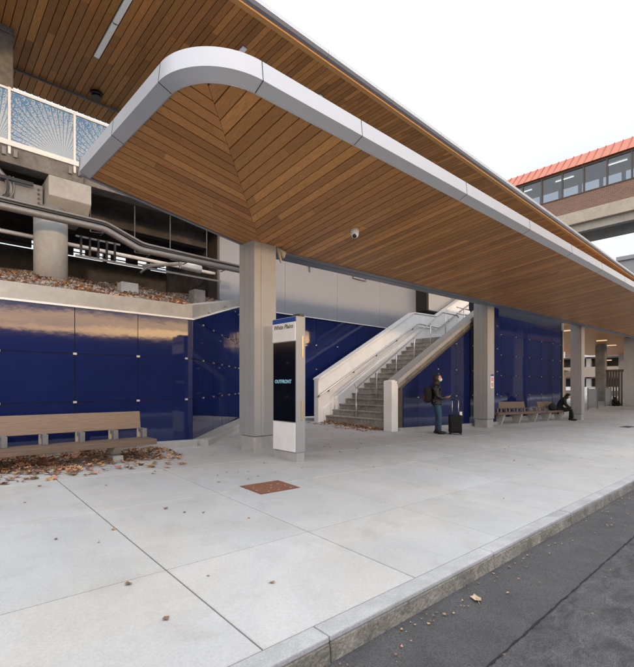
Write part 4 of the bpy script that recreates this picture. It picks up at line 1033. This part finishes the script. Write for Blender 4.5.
def face_fn(q, d):
    x, y, z = q
    if d.x > .2 and abs(d.y) < .25 and -.35 < d.z < .1: x += .022 * (1 - abs(d.y) / .25) * (1 - abs(d.z + .15) / .3)
    if d.z < -.3: x *= .9; y *= .82
    if d.x > .5 and abs(abs(d.y) - .35) < .12 and abs(d.z - .1) < .15: x -= .008
    return Vector((x, y, z))

# standing person, facing +X (local), 1.72 m
ps = thing('person', 'standing person in black hooded jacket and jeans, pale mask, looking at phone', 'person', (11.28, 6.97, gz(11.28, 6.97)))
ps.rotation_euler = (0, 0, R(-52)); PR = Matrix.Rotation(R(-52), 3, 'Z')
HP = (0, 0, .93)
hn = lambda *p: tuple(p)
# legs feet: slight stance
legL = [((0, .085, .90), .088), ((.02, .09, .70), .078), ((.035, .09, .50), .058), ((.02, .09, .30), .055), ((.0, .09, .09), .040)]
legR = [((0, -.085, .90), .088), ((.045, -.095, .70), .078), ((.075, -.1, .50), .058), ((.065, -.1, .30), .055), ((.07, -.1, .09), .040)]
torso = [((0, 0, .96), (.12, .16)), ((0, 0, 1.10), (.105, .145)), ((-.01, 0, 1.26), (.12, .165)), ((-.02, 0, 1.38), (.10, .15)), ((-.01, 0, 1.46), (.055, .06)), ((.02, 0, 1.53), (.05, .05))]
armL = [((-.02, 0, 1.38), .1), ((-.02, .17, 1.36), .062), ((-.03, .215, 1.14), .047), ((.10, .19, 1.03), .041), ((.24, .10, 1.07), .028)]
armR = [((-.02, 0, 1.38), .1), ((-.02, -.17, 1.36), .062), ((-.02, -.22, 1.14), .047), ((.12, -.18, 1.04), .041), ((.26, -.06, 1.08), .028)]
body_n, body_e = chainify([[((0, 0, .96), (.12, .16))] + legL, [((0, 0, .96), (.12, .16))] + legR, torso, armL, armR])
body_n = [(p, (r[0] * .8, r[1] * .8) if isinstance(r, tuple) else r * .88) for p, r in body_n]
skin('body', body_n, body_e, M['skin'], ps)
hb = MB(); hb.blob((.045, 0, 1.63), (.095, .076, .115), 20, 16, face_fn)
for s in (1, -1): hb.blob((.04, .078 * s, 1.625), (.02, .012, .03), 8, 6)
h1 = MB(); hand(h1, (.25, .10, 1.07), (1, -.35, .15), 1, (0, -.3, 1)); h2 = MB(); hand(h2, (.27, -.06, 1.08), (1, .25, .15), -1, (0, .3, 1))
obj('hand', h1, M['skin'], ps, local=True); obj('hand', h2, M['skin'], ps, local=True)
obj('head', hb, M['skin'], ps, local=True)
eb = MB()
for s in (1, -1): eb.blob((.128, .032 * s, 1.645), (.008, .012, .006), 8, 6)
obj('eyes', eb, M['ink'], ps, local=True)
mk = MB(); mk.blob((.098, 0, 1.60), (.062, .066, .06), 14, 10); obj('face_mask', mk, M['mask'], ps, local=True)
up_ = lambda ch, k=.012: [(p, (r[0] + k, r[1] + k) if isinstance(r, tuple) else r + k) for p, r in ch]
jn, je = chainify([[((0, 0, .93), (.10, .145))] + [((0, 0, .90 + .001), (.10, .14))]] and [[((0, 0, .93), (.115, .155))] + up_(legL[:], .014), [((0, 0, .93), (.115, .155))] + up_(legR[:], .014)])
skin('jeans', jn, je, M['jean'], ps)
tn, te = chainify([[((0, 0, .84), (.175, .225)), ((0, 0, .90), (.175, .225)), ((0, 0, .98), (.155, .205)), ((0, 0, 1.10), (.13, .175)), ((-.01, 0, 1.26), (.145, .19)), ((-.02, 0, 1.38), (.125, .17)), ((-.01, 0, 1.475), (.085, .09))],
                   up_(armL[:-1] + [((.215, .115, 1.065), .030)], .024), up_(armR[:-1] + [((.235, -.075, 1.075), .030)], .024)])
skin('jacket', tn, te, M['leather'], ps)
hd_ = MB(); hd_.blob((.005, 0, 1.645), (.13, .108, .135), 18, 14, lambda q, d: Vector((q.x * (1 if d.x < .3 or d.z > .55 else .5), q.y, q.z)))
hd_.tube([(-.02, 0, 1.42), (-.015, 0, 1.50), (-.01, 0, 1.58)], [.12, .105, .10], 16)
obj('hood', hd_, M['hair'], ps, local=True)
for ch, s in ((legL, 1), (legR, -1)):
    x, y, z = ch[-1][0]
    sh_ = MB(); sh_.blob((x + .055, y, .045), (.145, .05, .048), 14, 8, lambda q, d: Vector((q.x, q.y * (1 if d.x > -.3 else .85), max(q.z, -.04)))); sh_.tube([(x, y, .05), (x, y, .13)], [.056, .05], 12)
    obj('shoe', sh_, M['leather'], ps, local=True)
pos = ps.location
o = obj('phone', MB().box(-.006, .006, -.036, .036, -.07, .07), M['plastic']); o.location = pos + PR @ Vector((.37, .03, 1.14)); o.rotation_euler = (0, R(62), R(-52)); tag(o, 'dark smartphone in the hands of the standing person', 'phone')
bp = thing('backpack', 'black backpack with maroon pocket worn by the standing person', 'backpack', tuple(pos + PR @ Vector((-.25, 0, 1.0))))
bp.rotation_euler = (0, 0, R(-52))
def sq(q, d): 
    f = lambda v, r: math.copysign(abs(v / r) ** .6, v) * r if r else 0
    return Vector((f(q.x, .12), f(q.y, .16), f(q.z, .24)))
obj('bag', MB().blob((0, 0, .15), (.12, .16, .24), 16, 12, sq), M['black'], bp, local=True)
obj('pocket', MB().blob((-.10, 0, .08), (.06, .12, .12), 12, 8), M['maroon'], bp, local=True)
for s in (1, -1): obj('strap', MB().tube([(.05, .1 * s, .36), (.16, .11 * s, .46), (.27, .13 * s, .40), (.385, .13 * s, .25), (.36, .155 * s, .08), (.10, .17 * s, -.02)], .018, 8), M['black'], bp, local=True)
sx, sy = 11.72, 6.62
sc_ = thing('suitcase', 'black upright rolling suitcase with raised handle beside standing person', 'suitcase', (sx, sy, gz(sx, sy)))
sc_.rotation_euler = (0, 0, R(-50))
obj('shell', MB().box(-.18, .18, -.12, .12, .05, .58), M['black'], sc_, local=True, bevel=.03)
obj('front_pocket', MB().box(-.15, .15, -.16, -.121, .10, .42), M['black'], sc_, local=True, bevel=.015)
obj('handle', MB().tube([(-.09, 0, .58), (-.09, 0, 1.02)], .015, 8).tube([(.09, 0, .58), (.09, 0, 1.02)], .015, 8), M['steel'], sc_, local=True)
obj('grip', MB().tube([(-.11, 0, 1.025), (.11, 0, 1.025)], .018, 10), M['plastic'], sc_, local=True)
for a in (-.15, .15):
    for b in (-.1, .1): obj('wheel', MB().tube([(a - .012, b, .028), (a + .012, b, .028)], .028, 12), M['plastic'], sc_, local=True)
obj('luggage_tag', MB().box(.12, .19, -.05, -.04, .56, .68), M['white'], sc_, local=True)

# seated person in black on the farther bench, leaning forward, facing +X-ish / street
sp = thing('person', 'person in black sitting bent forward on the farther bench', 'person', (24.0, 7.78, gz(24, 7.4)))
sp.rotation_euler = (0, 0, R(-78))
seat = .50
lL = [((.05, .09, seat), .1), ((.27, .11, seat + .05), .085), ((.50, .13, seat + .04), .066), ((.50, .13, .30), .058), ((.47, .13, .10), .046)]
lR = [((.05, -.09, seat), .1), ((.30, -.11, seat + .05), .085), ((.54, -.12, seat + .04), .066), ((.58, -.12, .30), .058), ((.60, -.12, .10), .046)]
to = [((0, 0, seat + .04), (.14, .18)), ((.02, 0, .72), (.13, .17)), ((.11, 0, .92), (.14, .19)), ((.22, 0, 1.05), (.12, .17)), ((.29, 0, 1.12), (.07, .075)), ((.34, 0, 1.17), (.06, .06))]
aL = [((.22, 0, 1.05), .11), ((.23, .18, 1.03), .068), ((.27, .23, .80), .054), ((.42, .14, .66), .044), ((.52, .06, .64), .032)]
aR = [((.22, 0, 1.05), .11), ((.23, -.18, 1.03), .068), ((.30, -.23, .80), .054), ((.44, -.14, .66), .044), ((.54, -.05, .64), .032)]
bn, be = chainify([[to[0]] + lL, [to[0]] + lR, to, aL, aR]); bn = [(p, (r[0] * .8, r[1] * .8) if isinstance(r, tuple) else r * .88) for p, r in bn]; skin('body', bn, be, M['skin'], sp)
hb = MB(); hb.blob((.42, 0, 1.22), (.095, .076, .115), 18, 14, face_fn); h1 = MB(); hand(h1, (.53, .05, .64), (1, -.3, 0), 1, (0, -.3, -1)); h2 = MB(); hand(h2, (.55, -.04, .64), (1, .3, 0), -1, (0, .3, -1))
obj('hand', h1, M['skin'], sp, local=True); obj('hand', h2, M['skin'], sp, local=True)
obj('head', hb, M['skin'], sp, local=True)
n1, e1 = chainify([[((0, 0, seat - .02), (.16, .2)), ((0, 0, seat + .06), (.16, .2)), ((.02, 0, .72), (.155, .2)), ((.11, 0, .92), (.165, .215)), ((.22, 0, 1.05), (.145, .195)), ((.30, 0, 1.13), (.10, .10))], up_(aL, .022), up_(aR, .022)])
skin('coat', n1, e1, M['black'], sp)
n1, e1 = chainify([[((0, 0, seat), (.15, .19))] + up_(lL, .02), [((0, 0, seat), (.15, .19))] + up_(lR, .02)]); skin('trousers', n1, e1, M['black'], sp)
obj('hat', MB().blob((.395, 0, 1.27), (.115, .10, .10), 16, 10).tube([(.30, 0, 1.12), (.35, 0, 1.22)], [.10, .095], 12), M['black'], sp, local=True)
for ch in (lL, lR):
    x, y, z = ch[-1][0]; obj('shoe', MB().blob((x + .06, y, .05), (.15, .055, .052), 12, 8).tube([(x, y, .05), (x, y, .14)], [.06, .055], 10), M['leather'], sp, local=True)
bz = gz(23.3, 7.6) + .5
t = thing('duffel_bag', 'black soft bag lying on the bench beside seated person', 'bag', (23.0, 7.75, bz))
obj('bag', MB().blob((0, 0, .17), (.32, .18, .18), 16, 10, lambda q, d: Vector((q.x, q.y, max(q.z, -.15) * (1 + .1 * math.sin(q.x * 20))))), M['black'], t, local=True)
obj('handle', MB().tube([(-.14, 0, .32), (-.08, 0, .42), (.08, 0, .42), (.14, 0, .32)], .014, 8), M['black'], t, local=True)

# ------------------------------------------------------------------ light, sky, camera
SE, SA = 8.0, 256.0      # elevation; compass direction of the sun measured from +X, degrees
sd = Vector((math.cos(R(SA)) * math.cos(R(SE)), math.sin(R(SA)) * math.cos(R(SE)), math.sin(R(SE))))
sun = bpy.data.lights.new('sun', 'SUN'); sun.energy = 0.5; sun.angle = R(2.5); sun.color = (1.0, 0.76, 0.56)
so = bpy.data.objects.new('sun', sun); COL.objects.link(so); so.rotation_euler = (-sd).to_track_quat('-Z', 'Y').to_euler()
w = bpy.data.worlds.new('World'); sc.world = w; w.use_nodes = True; N = w.node_tree.nodes; L = w.node_tree.links
bg = N['Background']; bg.inputs['Strength'].default_value = 0.12
sky = N.new('ShaderNodeTexSky'); sky.sky_type = 'NISHITA'; sky.sun_disc = False; sky.sun_elevation = R(SE); sky.sun_rotation = R(90 - SA)
tc = N.new('ShaderNodeTexCoord'); sp_ = N.new('ShaderNodeSeparateXYZ'); L.new(tc.outputs['Generated'], sp_.inputs[0])
def mth(op, a, b=None, clamp=False):
    n = N.new('ShaderNodeMath'); n.operation = op; n.use_clamp = clamp
    for i, v in enumerate((a, b)):
        if v is None: continue
        if isinstance(v, (int, float)): n.inputs[i].default_value = v
        else: L.new(v, n.inputs[i])
    return n.outputs[0]
# cloud deck: bright opposite the sun, greyer on the sunset side, with a lit gap low over the horizon
az = mth('ADD', mth('MULTIPLY', sp_.outputs['X'], sd.x), mth('MULTIPLY', sp_.outputs['Y'], sd.y))   # 1 toward the sun
mr = N.new('ShaderNodeMapRange'); mr.interpolation_type = 'SMOOTHSTEP'; mr.inputs['From Min'].default_value = -.25; mr.inputs['From Max'].default_value = .75; L.new(az, mr.inputs['Value'])
cl = N.new('ShaderNodeMix'); cl.data_type = 'RGBA'; cl.inputs['A'].default_value = (4.75, 4.8, 4.88, 1); cl.inputs['B'].default_value = (5.0, 5.0, 5.3, 1); L.new(mr.outputs[0], cl.inputs['Factor'])
zr2 = N.new('ShaderNodeMapRange'); zr2.interpolation_type = 'SMOOTHSTEP'; zr2.inputs['From Min'].default_value = .38; zr2.inputs['From Max'].default_value = .85; L.new(sp_.outputs['Z'], zr2.inputs['Value'])
ov = N.new('ShaderNodeMix'); ov.data_type = 'RGBA'; L.new(zr2.outputs[0], ov.inputs['Factor']); L.new(cl.outputs['Result'], ov.inputs['A']); ov.inputs['B'].default_value = (12.8, 13.3, 14.2, 1)
nz = N.new('ShaderNodeTexNoise'); nz.inputs['Scale'].default_value = 2.2; nz.inputs['Detail'].default_value = 5; mpp = N.new('ShaderNodeMapping'); mpp.inputs['Scale'].default_value = (1, 1, 3.5)
L.new(tc.outputs['Generated'], mpp.inputs[0]); L.new(mpp.outputs[0], nz.inputs['Vector'])
nr = N.new('ShaderNodeMapRange'); nr.inputs['From Min'].default_value = .3; nr.inputs['From Max'].default_value = .7; nr.inputs['To Min'].default_value = .88; nr.inputs['To Max'].default_value = 1.08; L.new(nz.outputs['Fac'], nr.inputs['Value'])
cm = N.new('ShaderNodeMix'); cm.data_type = 'RGBA'; cm.blend_type = 'MULTIPLY'; cm.inputs['Factor'].default_value = 1; L.new(ov.outputs['Result'], cm.inputs['A']); L.new(nr.outputs[0], cm.inputs['B'])
mixs = N.new('ShaderNodeMix'); mixs.data_type = 'RGBA'; mixs.inputs['Factor'].default_value = .85; L.new(sky.outputs[0], mixs.inputs['A']); L.new(cm.outputs['Result'], mixs.inputs['B'])
# sunset gap
nz2 = N.new('ShaderNodeTexNoise'); nz2.inputs['Scale'].default_value = 2.0; nz2.inputs['Detail'].default_value = 6; mp2 = N.new('ShaderNodeMapping'); mp2.inputs['Scale'].default_value = (.8, .8, 30)
L.new(tc.outputs['Generated'], mp2.inputs[0]); L.new(mp2.outputs[0], nz2.inputs['Vector'])
zz = mth('ADD', sp_.outputs['Z'], mth('MULTIPLY', mth('SUBTRACT', nz2.outputs['Fac'], .5), .04))
b1 = N.new('ShaderNodeMapRange'); b1.interpolation_type = 'SMOOTHSTEP'; b1.inputs['From Min'].default_value = .140; b1.inputs['From Max'].default_value = .128; L.new(zz, b1.inputs['Value'])
b2 = N.new('ShaderNodeMapRange'); b2.interpolation_type = 'SMOOTHSTEP'; b2.inputs['From Min'].default_value = .075; b2.inputs['From Max'].default_value = .085; L.new(zz, b2.inputs['Value'])
fa = N.new('ShaderNodeMapRange'); fa.interpolation_type = 'SMOOTHSTEP'; fa.inputs['From Min'].default_value = -.1; fa.inputs['From Max'].default_value = .6; L.new(az, fa.inputs['Value'])
nz3 = N.new('ShaderNodeTexNoise'); nz3.inputs['Scale'].default_value = 1.6; nz3.inputs['Detail'].default_value = 3; mp3 = N.new('ShaderNodeMapping'); mp3.inputs['Scale'].default_value = (1, 1, 46)
L.new(tc.outputs['Generated'], mp3.inputs[0]); L.new(mp3.outputs[0], nz3.inputs['Vector'])
b3 = N.new('ShaderNodeMapRange'); b3.inputs['From Min'].default_value = .43; b3.inputs['From Max'].default_value = .60; b3.inputs['To Min'].default_value = .2; L.new(nz3.outputs['Fac'], b3.inputs['Value'])
band_ = mth('MULTIPLY', b3.outputs[0], mth('MULTIPLY', mth('MULTIPLY', b1.outputs[0], b2.outputs[0]), fa.outputs[0]))
gm = N.new('ShaderNodeMix'); gm.data_type = 'RGBA'; L.new(band_, gm.inputs['Factor']); L.new(mixs.outputs['Result'], gm.inputs['A']); gm.inputs['B'].default_value = (70, 43, 18, 1)
L.new(gm.outputs['Result'], bg.inputs['Color'])

cam = bpy.data.cameras.new('camera'); co = bpy.data.objects.new('camera', cam); COL.objects.link(co); sc.camera = co
a = math.degrees(math.atan2(467, 433))
co.location = (0, 0, 0); co.rotation_euler = (R(90), 0, R(a - 90))
cam.sensor_fit = 'HORIZONTAL'; cam.sensor_width = 36; cam.lens = 433 / 634 * 36; cam.shift_y = 50.5 / 634; cam.clip_start = .05; cam.clip_end = 2000
sc.view_settings.view_transform = 'Standard'; sc.view_settings.look = 'None'; sc.view_settings.exposure = 1.0; sc.view_settings.gamma = 1
sc.cycles.max_bounces = 10
